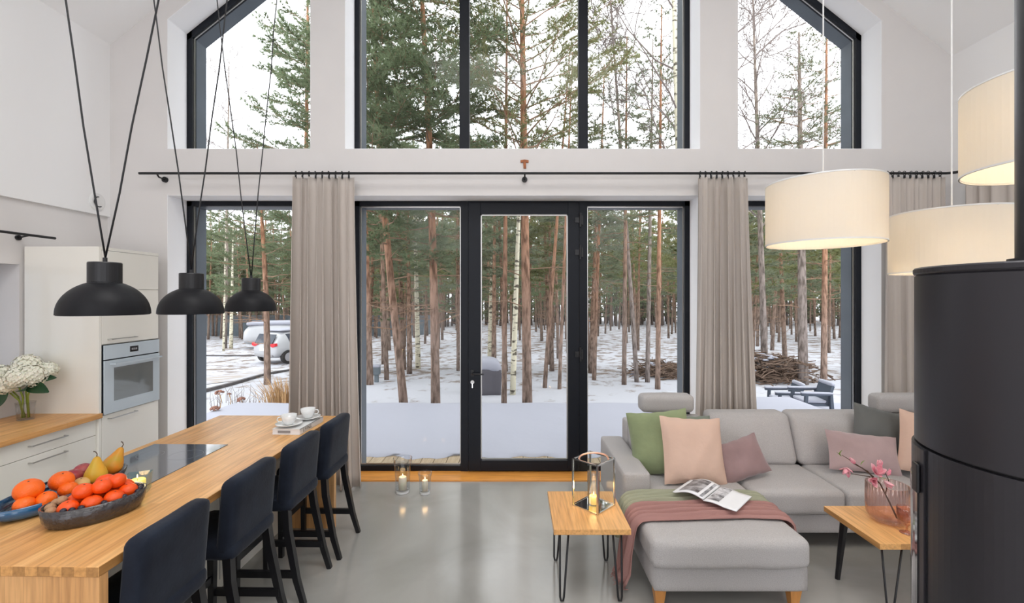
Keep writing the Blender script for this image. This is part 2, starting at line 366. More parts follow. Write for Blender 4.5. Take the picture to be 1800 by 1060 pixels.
def ground_mat():
    m = mat('snowy_ground', (0.8, 0.8, 0.86), 0.9)
    N = m.node_tree.nodes; L = m.node_tree.links; b = N['Principled BSDF']
    tc = N.new('ShaderNodeTexCoord'); n = N.new('ShaderNodeTexNoise'); n.inputs['Scale'].default_value = 1.7; n.inputs['Detail'].default_value = 9; n.inputs['Roughness'].default_value = 0.7
    mp = N.new('ShaderNodeMapping'); mp.inputs['Scale'].default_value = (1, 0.7, 1); L.new(tc.outputs['Object'], mp.inputs[0]); L.new(mp.outputs[0], n.inputs['Vector'])
    sp = N.new('ShaderNodeSeparateXYZ'); L.new(tc.outputs['Object'], sp.inputs[0])
    mr = N.new('ShaderNodeMapRange'); mr.inputs[1].default_value = 8; mr.inputs[2].default_value = 15; mr.inputs[3].default_value = -0.09; mr.inputs[4].default_value = 0.04; L.new(sp.outputs[1], mr.inputs[0])
    ad = N.new('ShaderNodeMath'); ad.operation = 'ADD'; L.new(n.outputs[0], ad.inputs[0]); L.new(mr.outputs[0], ad.inputs[1])
    r = N.new('ShaderNodeValToRGB'); r.color_ramp.elements[0].position = 0.53; r.color_ramp.elements[0].color = (0.49, 0.50, 0.545, 1)
    r.color_ramp.elements[1].position = 0.62; r.color_ramp.elements[1].color = (0.20, 0.155, 0.125, 1)
    L.new(ad.outputs[0], r.inputs[0]); L.new(r.outputs[0], b.inputs['Base Color'])
    bp = N.new('ShaderNodeBump'); bp.inputs['Strength'].default_value = 0.5; bp.inputs['Distance'].default_value = 0.06; L.new(n.outputs[0], bp.inputs['Height']); L.new(bp.outputs[0], b.inputs['Normal'])
    return m
M['ground'] = ground_mat()
def shade_mat():
    m = bpy.data.materials.new('cream_shade_fabric'); m.use_nodes = True
    N = m.node_tree.nodes; L = m.node_tree.links; b = N['Principled BSDF']; b.inputs['Roughness'].default_value = 0.9
    b.inputs['Base Color'].default_value = (0.86, 0.82, 0.76, 1); b.inputs['Specular IOR Level'].default_value = 0.1
    t = N.new('ShaderNodeBsdfTranslucent'); t.inputs[0].default_value = (0.95, 0.88, 0.74, 1)
    mx = N.new('ShaderNodeMixShader'); mx.inputs[0].default_value = 0.35
    L.new(b.outputs[0], mx.inputs[1]); L.new(t.outputs[0], mx.inputs[2]); L.new(mx.outputs[0], N['Material Output'].inputs[0])
    return m
M['shade'] = shade_mat()

# ------------------------------------------------------------------ the room shell
YW, YF, YO = 4.59, 4.86, 5.06         # inner wall face, frame face, outer face
XL, XR, XC = -4.08, 4.406, 0.09
RIDGE, SL = 7.75, 0.8
def roof(x): return RIDGE-SL*abs(x-XC)
def wtop(x): return roof(x)-0.2
ZS, ZT = 3.362, 2.897                 # upper sill, lower head
BACK = -3.2
OP = [(-3.505, -2.06), (-1.715, 1.87), (2.249, 3.70)]
struct('floor', MB().box(XL-0.3, XR+0.3, BACK-0.2, YW+0.02, -0.1, 0), M['floor'])
mb = MB()
def col(x0, x1, zb=0, zt=None, y0=YW, y1=YO):
    xs = [x0]+([XC] if x0 < XC < x1 else [])+[x1]
    lo = [(x, (zb if not callable(zb) else zb(x))) for x in xs]
    hi = [(x, (zt(x) if callable(zt) else zt)) for x in reversed(xs)]
    mb.prism_xz(lo+hi, y0, y1)
top = lambda x: roof(x)+0.3
for a, b in [(XL-0.35, OP[0][0]), (OP[0][1], OP[1][0]), (OP[1][1], OP[2][0]), (OP[2][1], XR+0.35)]: col(a, b, 0, top)
for a, b in OP:
    col(a, b, ZT, ZS); col(a, b, wtop, top)
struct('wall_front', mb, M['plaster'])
# thin white plaster linings of the reveals
mb = MB(); t = 0.004
for a, b in OP:
    e = YF-0.005
    mb.box(a, a+t, YW+0.001, e, 0, ZT); mb.box(b-t, b, YW+0.001, e, 0, ZT); mb.box(a, b, YW+0.001, e, ZT-t, ZT)
    mb.box(a, b, YW+0.001, e, ZS, ZS+t)
    mb.prism_xz([(a, ZS), (a+t, ZS), (a+t, wtop(a)), (a, wtop(a))], YW+0.001, e)
    mb.prism_xz([(b-t, ZS), (b, ZS), (b, wtop(b)), (b-t, wtop(b))], YW+0.001, e)
    xs = [a]+([XC] if a < XC < b else [])+[b]
    mb.prism_xz([(x, wtop(x)-t) for x in xs]+[(x, wtop(x)) for x in reversed(xs)], YW+0.001, e)
struct('trim_1', mb, M['reveal'])
# grey metal linings of the outer reveals
mb = MB(); t = 0.055
for a, b in OP:
    y0, y1 = YF+0.07, YO+0.03
    mb.box(a, a+t, y0, y1, -0.05, ZT); mb.box(b-t, b, y0, y1, -0.05, ZT); mb.box(a, b, y0, y1, ZT-t, ZT)
    mb.prism_xz([(a, ZS), (a+t, ZS), (a+t, wtop(a)), (a, wtop(a))], y0, y1)
    mb.prism_xz([(b-t, ZS), (b, ZS), (b, wtop(b)), (b-t, wtop(b))], y0, y1)
    xs = [a]+([XC] if a < XC < b else [])+[b]
    mb.prism_xz([(x, wtop(x)-t*1.25) for x in xs]+[(x, wtop(x)) for x in reversed(xs)], y0, y1)
    mb.box(a, b, y0, y1, ZS-0.01, ZS+0.01)
struct('trim_2', mb, M['clad'])
# left wall: upper part stands 2 cm proud, kitchen window recess below
zl = roof(XL)
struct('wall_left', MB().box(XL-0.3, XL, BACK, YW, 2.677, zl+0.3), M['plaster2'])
mb = MB(); q = XL-0.03
wy0, wy1, wz0, wz1 = 2.9, 3.775, 1.23, 2.14
mb.box(q-0.3, q, BACK, wy0, 0, 2.677).box(q-0.3, q, wy1, YW, 0, 2.677).box(q-0.3, q, wy0, wy1, 0, wz0).box(q-0.3, q, wy0, wy1, wz1, 2.677)
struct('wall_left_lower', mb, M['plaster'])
f = struct('window_7', MB().box(q-0.27, q-0.22, wy0, wy1, wz0, wz0+0.05).box(q-0.27, q-0.22, wy0, wy1, wz1-0.05, wz1).box(q-0.27, q-0.22, wy0, wy0+.05, wz0, wz1).box(q-0.27, q-0.22, wy1-.05, wy1, wz0, wz1).box(q-0.27, q-0.22, 3.32, 3.36, wz0, wz1), M['frame'])
MB().box(q-0.25, q-0.24, wy0+.05, wy1-.05, wz0+.05, wz1-.05).build('pane', glass('dimming_glass', (.38, .41, .44), .5), f)  # grey tint added to cut the daylight falling on the oven tower's side
zr = roof(XR)
struct('wall_right', MB().box(XR, XR+0.3, BACK, YW, 0, zr+0.3), M['plaster2'])
mb = MB()
mb.prism_xz([(XL-0.3, roof(XL-0.3)), (XC, RIDGE), (XR+0.3, roof(XR+0.3)), (XR+0.3, roof(XR+0.3)+0.25), (XC, RIDGE+0.25), (XL-0.3, roof(XL-0.3)+0.25)], BACK, YW)
struct('ceiling', mb, M['ceiling'])
# unseen back wall behind the viewer, unglazed openings added to let in fill light
mb = MB()
yb = BACK
for a, b in [(XL-0.3, -3.0), (-1.0, 1.2), (3.2, XR+0.3)]:
    xs = [a]+([XC] if a < XC < b else [])+[b]
    mb.prism_xz([(x, 0) for x in xs]+[(x, roof(x)) for x in reversed(xs)], yb-0.2, yb)
mb.box(-3.0, -1.0, yb-0.2, yb, 2.4, 3.2).box(1.2, 3.2, yb-0.2, yb, 2.4, 3.2)
mb.prism_xz([(-3.0, 4.4), (-1.0, 4.4), (-1.0, roof(-1.0)), (-3.0, roof(-3.0))], yb-0.2, yb)
mb.prism_xz([(1.2, 4.4), (3.2, 4.4), (3.2, roof(3.2)), (1.2, roof(1.2))], yb-0.2, yb)
struct('wall_back', mb, M['plaster2'])
# wooden threshold board set into the floor at the glazed doors
struct('trim_3', MB().box(OP[1][0]+.0, OP[1][1], YW+.02, YF+.12, -0.1, 0.012), M['sill'])
mb = MB()
for a, b in (OP[0], OP[2]): mb.box(a, b, YW+0.02, YF+.12, -0.1, 0.01)
struct('trim_4', mb, M['sill'])

# ------------------------------------------------------------------ windows and door
FX = lambda px: (px-905)/F*YF
FZ = lambda py: EYE-(py-522)/F*YF
fy0, fy1 = YF, YF+0.07
def upper(idx, a, b, mull, label=None):
    fw = 0.055
    mb = MB(); xs = [a]+([XC] if a < XC < b else [])+[b]
    mb.box(a, b, fy0, fy1, ZS+0.001, ZS+fw)
    for x0, x1 in [(a, a+fw), (b-fw, b)]:
        mb.prism_xz([(x0, ZS), (x1, ZS), (x1, wtop(x1)), (x0, wtop(x0))], fy0, fy1)
    mb.prism_xz([(x, wtop(x)-fw*1.3) for x in xs]+[(x, wtop(x)) for x in reversed(xs)], fy0, fy1)
    for x0, x1 in mull:
        mb.prism_xz([(x0, ZS), (x1, ZS), (x1, wtop(x1)), (x0, wtop(x0))], fy0-0.02, fy1)
    o = struct('window_%d' % idx, mb, M['frame'])
    mb = MB(); mb.prism_xz([(x, ZS+fw) for x in xs]+[(x, wtop(x)-fw*1.3) for x in reversed(xs)], YF+0.03, YF+0.036)
    mb.build('pane', M['wglass'], o)
    mb = MB(); g = fw+0.010                                    # pale glazing spacer
    for x0, x1 in [(a+fw, a+g), (b-g, b-fw)]:
        mb.prism_xz([(x0, ZS), (x1, ZS), (x1, wtop(x1)-.07), (x0, wtop(x0)-.07)], YF+0.026, YF+0.04)
    mb.prism_xz([(x, wtop(x)-fw*1.3-.012) for x in xs]+[(x, wtop(x)-fw*1.3) for x in reversed(xs)], YF+0.026, YF+0.04)
    mb.build('spacer', M['steelrail'], o)
upper(1, OP[0][0], OP[0][1], [])
upper(2, OP[1][0], OP[1][1], [(FX(808), FX(825)), (FX(1017), FX(1033))])
upper(3, OP[2][0], OP[2][1], [])
def lowwin(idx, a, b):
    fw = 0.055; z0 = 0.03
    mb = MB().box(a, b, fy0, fy1, z0, z0+fw).box(a, b, fy0, fy1, ZT-fw, ZT).box(a, a+fw, fy0, fy1, z0, ZT).box(b-fw, b, fy0, fy1, z0, ZT)
    o = struct('window_%d' % idx, mb, M['frame'])
    MB().box(a+fw, b-fw, YF+0.03, YF+0.036, z0+fw, ZT-fw).build('pane', M['wglass'], o)
    g = fw+0.01
    MB().box(a+fw, a+g, YF+.026, YF+.04, z0+fw, ZT-fw).box(b-g, b-fw, YF+.026, YF+.04, z0+fw, ZT-fw).build('spacer', M['steelrail'], o)
lowwin(4, *OP[0]); lowwin(5, *OP[2])
a, b = OP[1]; z0 = 0.012
x1, x2, x3, x4 = FX(810), FX(823), FX(1018), FX(1032)
mb = MB().box(a, b, fy0, fy1, z0, z0+0.055).box(a, b, fy0, fy1, ZT-.055, ZT).box(a, a+.055, fy0, fy1, z0, ZT).box(b-.055, b, fy0, fy1, z0, ZT)
mb.box(x1, x2, fy0-.01, fy1, z0, ZT).box(x3, x4, fy0-.01, fy1, z0, ZT)
o = struct('window_6', mb, M['frame'])
MB().box(a+.055, x1, YF+.03, YF+.036, z0+.055, ZT-.055).build('pane', M['wglass'], o)
MB().box(x4, b-.055, YF+.03, YF+.036, z0+.055, ZT-.055).build('pane', M['wglass'], o)
mb = MB(); g = 0.012
for u0, u1 in [(a+.055, x1), (x4, b-.055)]:
    mb.box(u0, u0+g, YF+.026, YF+.04, z0+.055, ZT-.055).box(u1-g, u1, YF+.026, YF+.04, z0+.055, ZT-.055).box(u0, u1, YF+.026, YF+.04, ZT-.067, ZT-.055).box(u0, u1, YF+.026, YF+.04, z0+.055, z0+.07)
mb.build('spacer', M['steelrail'], o)
# the door leaf
gx0, gx1, gz0, gz1 = FX(845), FX(998), FZ(808), FZ(377)
lx0, lx1, lz0, lz1 = x2+.004, x3-.004, 0.025, FZ(357)
dy0, dy1 = YF-0.03, YF+0.05
mb = MB().box(lx0, gx0, dy0, dy1, lz0, lz1).box(gx1, lx1, dy0, dy1, lz0, lz1).box(gx0, gx1, dy0, dy1, lz0, gz0).box(gx0, gx1, dy0, dy1, gz1, lz1)
dr = struct('door_1', mb, M['frame'], bevel=0.003)
MB().box(gx0, gx1, YF+.01, YF+.016, gz0, gz1).build('pane', M['wglass'], dr)
mb = MB().box(gx0, gx0+g, YF, YF+.02, gz0, gz1).box(gx1-g, gx1, YF, YF+.02, gz0, gz1).box(gx0, gx1, YF, YF+.02, gz1-g, gz1).box(gx0, gx1, YF, YF+.02, gz0, gz0+g)
mb.build('spacer', M['steelrail'], dr)
hx, hz = FX(831), FZ(655)
mb = MB().box(hx-.016, hx+.016, dy0-.012, dy0, hz-.035, hz+.035).tube([(hx, dy0, hz), (hx, dy0-.05, hz), (hx+.012, dy0-.058, hz), (hx+.125, dy0-.058, hz-.005)], .009, 8)
mb.build('door_handle', M['blackmetal'], dr)
MB().tube([(hx, dy0-.012, hz-.095), (hx, dy0-.001, hz-.095)], .02, 14).tube([(hx, dy0-.02, hz-.095), (hx, dy0-.012, hz-.095)], .008, 8).build('lock_cylinder', M['steelrail'], dr)
MB().box(hx-.006, hx+.006, dy0-.02, dy0, hz-.155, hz-.10).build('key', M['chrome'], dr)
for py in (388, 444, 622):
    zc = FZ(py); xc = FX(1019)
    MB().tube([(xc, dy0-.018, zc-.075), (xc, dy0-.018, zc+.075)], .013, 10).box(xc-.055, xc+.01, dy0-.016, dy0, zc-.028, zc+.028).box(xc-.01, xc+.03, dy0-.016, YF, zc-.05, zc+.05).build('hinge', M['blackmetal'], dr)

# ------------------------------------------------------------------ curtain rods, curtains, tau cross
YR = 4.47; ZR = 3.085
rod = thing('curtain_rod', 'long black curtain rod crossing the window wall above the glazed doors', 'curtain rod', (0, YR, ZR))
MB().tube([(-3.69, 0, 0), (4.24, 0, 0)], .013, 10).build('rail', M['blackmetal'], rod)
MB().tube([(4.24, 0, 0), (4.30, -.03, .0), (4.32, -.10, 0), (4.32, -1.9, 0)], .013, 10).build('rail', M['blackmetal'], rod)
for x in (-3.52, 0.098, 3.62):
    MB().tube([(x, 0, 0), (x, .03, -.03), (x, .1, -.035)], .008, 8).tube([(x, .098, -.035), (x, .119, -.035)], .028, 16).build('bracket', M['blackmetal'], rod)
rod2 = thing('curtain_rod', 'short black curtain rod on the kitchen wall above the recessed window', 'curtain rod', (-4.0, 1.2, 2.38))
MB().tube([(0, 0, 0), (0, 2.76, 0)], .011, 10).build('rail', M['blackmetal'], rod2)
for y in (0.2, 2.56):
    MB().tube([(0, y, 0), (-.10, y, -.02)], .007, 8).tube([(-.094, y, -.02), (-.109, y, -.02)], .022, 14).build('bracket', M['blackmetal'], rod2)

def curtain(p0, p1, bot0, bot1, zt, zb, folds, amp, label, seed, name='curtain', grp=None):
    """cloth between two top points (x,y) and two bottom points"""
    rnd = random.Random(seed); ph = rnd.random()*6
    p0, p1, bot0, bot1 = map(Vector, (p0, p1, bot0, bot1))
    root = thing(name, label, 'curtain', (p0.x, p0.y, 0), 0, grp)
    d = (p1-p0).normalized(); nrm = Vector((d.y, -d.x))
    jit = [rnd.uniform(.6, 1.3) for _ in range(folds*2+4)]
    def fn(u, v):
        t = 1-v
        a = p0.lerp(p1, u); bb = bot0.lerp(bot1, u); q = a.lerp(bb, t**1.3)
        k = u*folds; jj = jit[int(k)]*(1-k % 1)+jit[int(k)+1]*(k % 1)
        s1 = math.sin(k*2*PI+ph+.5*math.sin(k*1.3)); s1 = math.copysign(abs(s1)**.75, s1)
        off = amp*jj*s1*(0.55+0.6*t)+amp*.35*math.sin(k*3.1+t*2+ph)
        sh = amp*.5*math.cos(k*2*PI+ph)*(0.4+t)
        q = q+nrm*off+d*sh
        return (q.x-p0.x, q.y-p0.y, zb+(zt-zb)*v)
    MB().grid(fn, folds*14, 24).build('fabric', M['curtain'], root, smooth=True, solid=.003)
    n = folds+1
    for i in range(n):
        u = (i+.25)/n; q = p0.lerp(p1, u)-p0
        MB().lathe([(.019, -.004), (.023, 0), (.019, .004), (.019, -.004)], 14).build('ring', M['blackmetal'], root, loc=(q.x, q.y, ZR), rot=(0, PI/2+(0.2*(-1)**i), math.atan2(d.y, d.x)))
        MB().box(-.007, .007, -.006, .006, -.05, -.02).build('clip', M['blackmetal'], root, loc=(q.x, q.y, ZR+.0))
    return root
X = lambda px, d=YR: (px-905)/F*d
curtain((X(517), YR), (X(622), YR), (X(508, 4.4), 4.42), (X(629, 4.4), 4.42), 3.045, 0.02, 8, .050, 'taupe pleated curtain hanging left of the glazed doors, beside the island', 1, grp='floor-length curtains on the long rod')
curtain((X(1228), YR), (X(1316), YR), (X(1217, 4.46), 4.46), (X(1335, 4.46), 4.46), 3.045, 0.02, 8, .046, 'taupe pleated curtain hanging right of the glazed doors, behind the sofa', 2, grp='floor-length curtains on the long rod')
curtain((X(1556), YR), (4.22, YR), (X(1556), YR), (4.24, YR), 3.045, 0.02, 9, .024, 'taupe curtain in the right corner of the window wall, behind the cream drum lamps', 3, grp='floor-length curtains on the long rod')
curtain((4.31, 4.33), (4.31, 2.9), (4.31, 4.33), (4.31, 2.9), 3.045, 0.02, 12, .028, 'taupe curtain on the right side wall, beyond the highest drum lamp', 4, grp='floor-length curtains on the long rod')
zt_ = EYE+233*YW/F
mb = MB().prism_xz([(-.042, .04), (-.04, .014), (-.014, .018), (-.010, -.045), (.016, -.045), (.014, .018), (.040, .014), (.042, .04), (.0, .046)], -.012, 0)
tag(mb.build('tau_cross', M['tau'], loc=(0.098, YW-.001, zt_), bevel=.003), 'small reddish-brown wooden T-shaped cross on the wall between the windows', 'cross')
vt = thing('wall_socket_ring', 'round white wall fitting with a black half ring, on the upper left wall', 'wall fitting', (XL, 4.44, 2.797))
MB().lathe([(.0, .0), (.085, .0), (.085, .010), (.07, .018), (.0, .018)], 28).build('cover_plate', M['socket'], vt, rot=(0, PI/2, 0))
MB().tube([(.024, .048*math.cos(t), .048*math.sin(t)) for t in [PI*(.35+i/14*1.15) for i in range(15)]], .005, 6).build('cable_loop', M['blackmetal'], vt, rot=(PI/6, 0, 0))

# ------------------------------------------------------------------ kitchen
XK = -3.46
KW = XL-0.03
# worktop
tag(MB().box(KW+.003, XK+.02, 1.6, 3.80, .86, .90).build('kitchen_worktop', M['top'], bevel=.003), 'oak-coloured wooden worktop along the kitchen wall, under the vase of hydrangeas', 'worktop')
def rail(mb, x, y0, y1, z):
    mb.tube([(x, y0, z), (x+.03, y0, z), (x+.03, y1, z), (x, y1, z)], .006, 4, sq=True); return mb
for k, (y0, y1, lb) in enumerate([(2.985, 3.785, 'cream gloss drawer cabinet under the worktop, next to the oven tower'), (2.18, 2.98, 'cream gloss drawer cabinet under the worktop, nearest the fruit bowls')]):
    c = thing('drawer_cabinet', lb, 'cabinet', (KW+.01, y0, 0))
    W = XK-.02-(KW+.01)
    MB().box(0, W-.02, 0, .8, .1, .858).box(0, W-.07, 0, .8, 0, .1).build('carcass', M['cream'], c)
    for a, b, hz in [(.724, .855, .80), (.42, .72, .68), (.105, .416, .37)]:
        d = MB().box(W-.02, W, .002, .798, a, b).build('drawer_front', M['cream'], c, bevel=.002)
        rail(MB(), W, .27, .53, hz).build('handle', M['steelrail'], d)
c = thing('oven_tower', 'tall cream gloss cabinet with a built-in oven, against the left wall', 'cabinet', (KW+.01, 3.81, 0))
W = XK-(KW+.01)
MB().box(0, W-.02, 0, .61, 0, 2.29).build('carcass', M['cream'], c, bevel=.002)
MB().box(.02, W, -.025, 0, 0, 2.29).build('side_panel', M['cream'], c, bevel=.002)
MB().box(W-.02, W, 0, .61, 2.265, 2.29).build('top_strip', M['cream'], c)
for a, b, hz in [(1.94, 2.262, None), (1.47, 1.936, 1.51), (.105, .872, .835)]:
    d = MB().box(W-.02, W, .003, .607, a, b).build('door', M['cream'], c, bevel=.002)
    if hz: rail(MB(), W, .06, .33, hz).build('handle', M['steelrail'], d)
ov = thing('oven', 'pale grey glass built-in oven in the tall cream cabinet', 'oven', (XK+.004, 3.818, .878))
MB().box(-.015, .0, 0, .594, 0, .585).build('housing', M['frame'], ov)
MB().box(0, .012, .002, .592, .462, .583).build('control_panel', M['oven'], ov, bevel=.002)
MB().box(.012, .013, .255, .345, .50, .55).build('display', M['black'], ov)
MB().box(.0131, .0135, .272, .292, .516, .534).box(.0131, .0135, .297, .313, .516, .534).box(.0131, .0135, .318, .33, .516, .534).build('display_digits', M['grey'], ov)
d = MB().box(0, .014, .002, .592, 0, .452).build('oven_door', M['oven'], ov, bevel=.003)
MB().box(.0141, .0146, .09, .51, .10, .385).build('window_glass', M['ovenwin'], d)
MB().tube([(.014, .06, .42), (.05, .06, .42), (.05, .57, .42), (.014, .57, .42)], .009, 4, sq=True).build('handle', M['oven'], d)
sk = thing('wall_socket', 'double white socket above the worktop, behind the hydrangea vase', 'socket', (KW, 3.55, 1.07))
MB().box(0, .01, -.08, .08, -.04, .04).build('plate', M['socket'], sk, bevel=.003)
for y in (-.04, .04): MB().tube([(.0105, y, 0), (.012, y, 0)], .02, 14).build('outlet', M['grey'], sk)

# hydrangeas
def leafmesh(mb, base, direction, L, W, up=Vector((0, 0, 1)), curl=.15):
    d = Vector(direction).normalized(); s_ = d.cross(up)
    if s_.length < 1e-3: s_ = Vector((1, 0, 0))
    s_.normalize(); n = s_.cross(d); base = Vector(base)
    def fn(u, v):
        w_ = W*math.sin(PI*min(1, u*.93+.04))**.8*(1-.25*u)
        return base+d*(u*L)+s_*((v-.5)*w_)+n*(-curl*L*u*u+.35*abs(v-.5)*w_)
    mb.grid(fn, 8, 4)
vx, vy = -3.87, 3.60
vs = thing('glass_vase', 'small clear glass vase standing on the kitchen worktop', 'vase', (vx, vy, .9))
MB().lathe([(.0, .004), (.05, .0), (.052, .01), (.055, .10), (.06, .14), (.057, .14), (.052, .10), (.047, .014), (.0, .012)], 24).build('body', M['cglass'], vs, smooth=True)
hyd = thing('hydrangea_bouquet', 'bunch of cream hydrangeas with dark leaves in the clear vase on the worktop', 'flowers', (vx, vy, .915))
rnd = random.Random(5)
heads = [(-.13, -.06, .34, .085), (-.02, .03, .40, .095), (.09, -.03, .34, .09), (-.05, -.10, .28, .07), (.03, -.09, .33, .08), (.13, .05, .37, .06)]
for hx_, hy_, hz_, r in heads:
    mb = MB()
    for i in range(150):
        z = 1-2*(i+.5)/150; th = i*2.39996; q = math.sqrt(1-z*z)
        n = Vector((q*math.cos(th), q*math.sin(th), z)); c = Vector((hx_, hy_, hz_))+n*r*rnd.uniform(.85, 1.05)
        a = n.orthogonal().normalized(); a = Matrix.Rotation(rnd.random()*6, 3, n) @ a; b = n.cross(a); s_ = .013
        for k in range(4):
            dd = a*math.cos(k*PI/2)+b*math.sin(k*PI/2); ee = n.cross(dd)
            mb.add([c, c+dd*s_*.7+ee*s_*.6+n*.002, c+dd*s_*1.4+n*.004, c+dd*s_*.7-ee*s_*.6+n*.002], [(0, 1, 2, 3)])
    mb.sphere((hx_, hy_, hz_), r*.8, 12, 8)
    mb.build('flower_head', M['petal'], hyd)
mb = MB()
for hx_, hy_, hz_, r in heads[:5]: mb.tube([(rnd.uniform(-.02, .02), rnd.uniform(-.02, .02), 0), (hx_*.3, hy_*.3, hz_*.5), (hx_, hy_, hz_-.03)], .006, 6)
mb.build('stems', M['gstem'], hyd, smooth=True)
for bs, dr_, L, W_ in [((-.08, -.06, .25), (-.75, -.3, -.15), .17, .10), ((-.03, -.10, .24), (-.35, -.3, -.8), .15, .11), ((.06, -.04, .26), (.75, -.2, -.1), .20, .11), ((.05, -.06, .24), (.5, -.5, .1), .14, .10), ((.1, 0, .3), (.9, .1, .15), .12, .07)]:
    mb = MB(); leafmesh(mb, bs, dr_, L, W_, up=Vector((.3, -.8, .6))); mb.build('leaf', M['leaf'], hyd, smooth=True)

# island
IR = math.radians(-1.1)
isl = thing('kitchen_island', 'long wooden kitchen island with beech end panels and a cream cabinet base', 'island', (-1.495, 1.634, 0), IR)
Ly, Lx = 2.08, .96
MB().box(-Lx, 0, 0, Ly, .862, .90).build('countertop', M['top'], isl, bevel=.003)
MB().box(-Lx+.0, -.002, .004, .042, 0, .861).build('end_panel', M['panel'], isl, bevel=.002)
MB().box(-Lx+.0, -.002, Ly-.042, Ly-.002, 0, .861).build('end_panel', M['panel'], isl, bevel=.002)
MB().box(-Lx+.02, -.40, .043, Ly-.043, .08, .861).box(-Lx+.06, -.42, .043, Ly-.043, 0, .08).build('cabinet_base', M['cream'], isl)
mb = MB()
for i in range(1, 5): mb.box(-.4001, -.397, .043+i*.4-.001, .043+i*.4+.001, .08, .86)
mb.build('panel_joints', M['grey'], isl)
for i in range(4):
    d = MB().box(-Lx, -Lx+.02, .045+i*.498, .045+(i+1)*.498-.003, .1, .855).build('door', M['cream'], isl, bevel=.002)
IM = Matrix.Translation((-1.495, 1.634, 0)) @ Matrix.Rotation(IR, 4, 'Z')
hob = thing('induction_hob', 'flush black glass induction hob set into the wooden island', 'hob', tuple(IM @ Vector((-.90, .56, .9))), IR)
MB().box(0, .49, 0, .78, 0, .004).build('glass_plate', M['hob'], hob, bevel=.001)
mb = MB()
for x, y, r in [(.14, .2, .09), (.36, .2, .07), (.14, .58, .07), (.36, .58, .09)]:
    mb.lathe([(r-.0015, .0042), (r, .0042)], 40, (x, y, 0))
mb.build('cooking_zones', M['grey'], hob)

# bar stools
def make_stool(label):
    st = thing('bar_stool', label, 'bar stool', group='bar stools along the island')
    # local: x=0 outer face of the back top, seat towards -x ; y centred
    hw = .195
    def fn_soft():
        m_ = MB().soft(-.42, -.03, -hw, hw, .555, .645, .035, .01, 10); return m_
    fn_soft().build('seat', M['velvet'], st, smooth=True)
    m_ = MB().soft(-.085, 0, -hw, hw, .575, .965, .028, 0, 12)
    out = []
    for (x, y, z) in m_.v:
        t = (z-.60)/.365
        x += -.045*(1-t)-.028*(y/hw)**2*-1*0+ -.02*(1-(y/hw)**2)*t*0
        z2 = z-.018*(y/hw)**4*max(0, t) 
        x += .018*((y/hw)**2)*(-1)*t
        out.append((x, y, z2))
    m_.v = out; m_.build('backrest', M['velvet'], st, smooth=True)
    for s_ in (-1, 1):
        MB().tube([(-.075, s_*(hw-.03), .60), (-.06, s_*(hw-.02), .45), (.0, s_*(hw-.012), .15), (.045, s_*(hw-.010), .0)], [.029, .028, .024, .020], 4, sq=True).build('leg', M['stoolleg'], st)
        MB().tube([(-.385, s_*(hw-.03), .55), (-.385, s_*(hw-.03), .0)], [.028, .021], 4, sq=True).build('leg', M['stoolleg'], st)
        MB().box(-.38, .0, s_*(hw-.022)-.011, s_*(hw-.022)+.011, .155, .195).build('stretcher', M['stoolleg'], st)
    MB().box(-.39, -.375, -hw+.03, hw-.03, .235, .275).build('stretcher', M['stoolleg'], st)
    return st
sl = ['dark velvet bar stool at the near end of the island, closest to the fruit bowls', 'dark velvet bar stool second from the near end of the island',
      'dark velvet bar stool second from the window end of the island', 'dark velvet bar stool at the window end of the island, beside the cups']
st0 = make_stool(sl[0])
for i, (x, y) in enumerate([(-1.375, 1.90), (-1.355, 2.44), (-1.325, 2.955), (-1.29, 3.43)]):
    o = st0 if i == 0 else copy_tree(st0)
    o.location = (x, y, 0); o.rotation_euler = (0, 0, IR); o['label'] = sl[i]

# cups on a book
bk = thing('book', 'thick pale book lettered LIVING under the two cups on the island', 'book', (-1.60, 3.375, .9), math.radians(-3))
MB().box(-.10, .095, -.17, .17, .004, .036).build('pages', M['paper'], bk)
MB().box(-.103, .1, -.173, .173, 0, .004).box(-.103, .1, -.173, .173, .036, .04).box(.096, .1, -.173, .173, 0, .04).build('cover', M['socket'], bk)
cu = bpy.data.curves.new('title', 'FONT'); cu.body = 'LIVING'; cu.size = .034; cu.space_character = 1.15; cu.extrude = .0003; cu.align_x = 'CENTER'; cu.align_y = 'CENTER'
tmp = bpy.data.objects.new('title_curve', cu); tme = bpy.data.meshes.new_from_object(tmp); bpy.data.objects.remove(tmp); tme.materials.clear(); tme.materials.append(M['black'])
to = bpy.data.objects.new('title', tme); COL.objects.link(to); to.parent = bk; to.location = (.1004, -.07, .02); to.rotation_euler = (PI/2, 0, PI/2)
MB().box(-.06, .03, -.1745, -.173, .012, .028).build('edge_stamp', M['grey'], bk)
def make_cup(label, loc, rz, g='cups and saucers on the book'):
    sc = thing('saucer', label.replace('cup', 'saucer under the cup', 1) if False else label[1], 'saucer', loc, rz, 'saucers on the book')
    MB().lathe([(.0, .004), (.03, .0), (.035, .004), (.075, .016), (.075, .019), (.035, .009), (.0, .009)], 28).build('plate', M['porcelain'], sc, smooth=True)
    c_ = thing('cup', label[0], 'cup', (loc[0], loc[1], loc[2]+.0115), rz, 'cups on the book'); c_.scale = sc.scale = (1.2, 1.2, 1.2)
    MB().lathe([(.0, .003), (.022, .0), (.024, .004), (.036, .022), (.045, .058), (.043, .058), (.034, .024), (.02, .008), (.0, .007)], 28).build('bowl', M['porcelain'], c_, smooth=True)
    MB().tube([(-.040, 0, .048), (-.058, 0, .047), (-.064, 0, .034), (-.056, 0, .022), (-.037, 0, .022)], .004, 8).build('handle', M['porcelain'], c_, smooth=True)
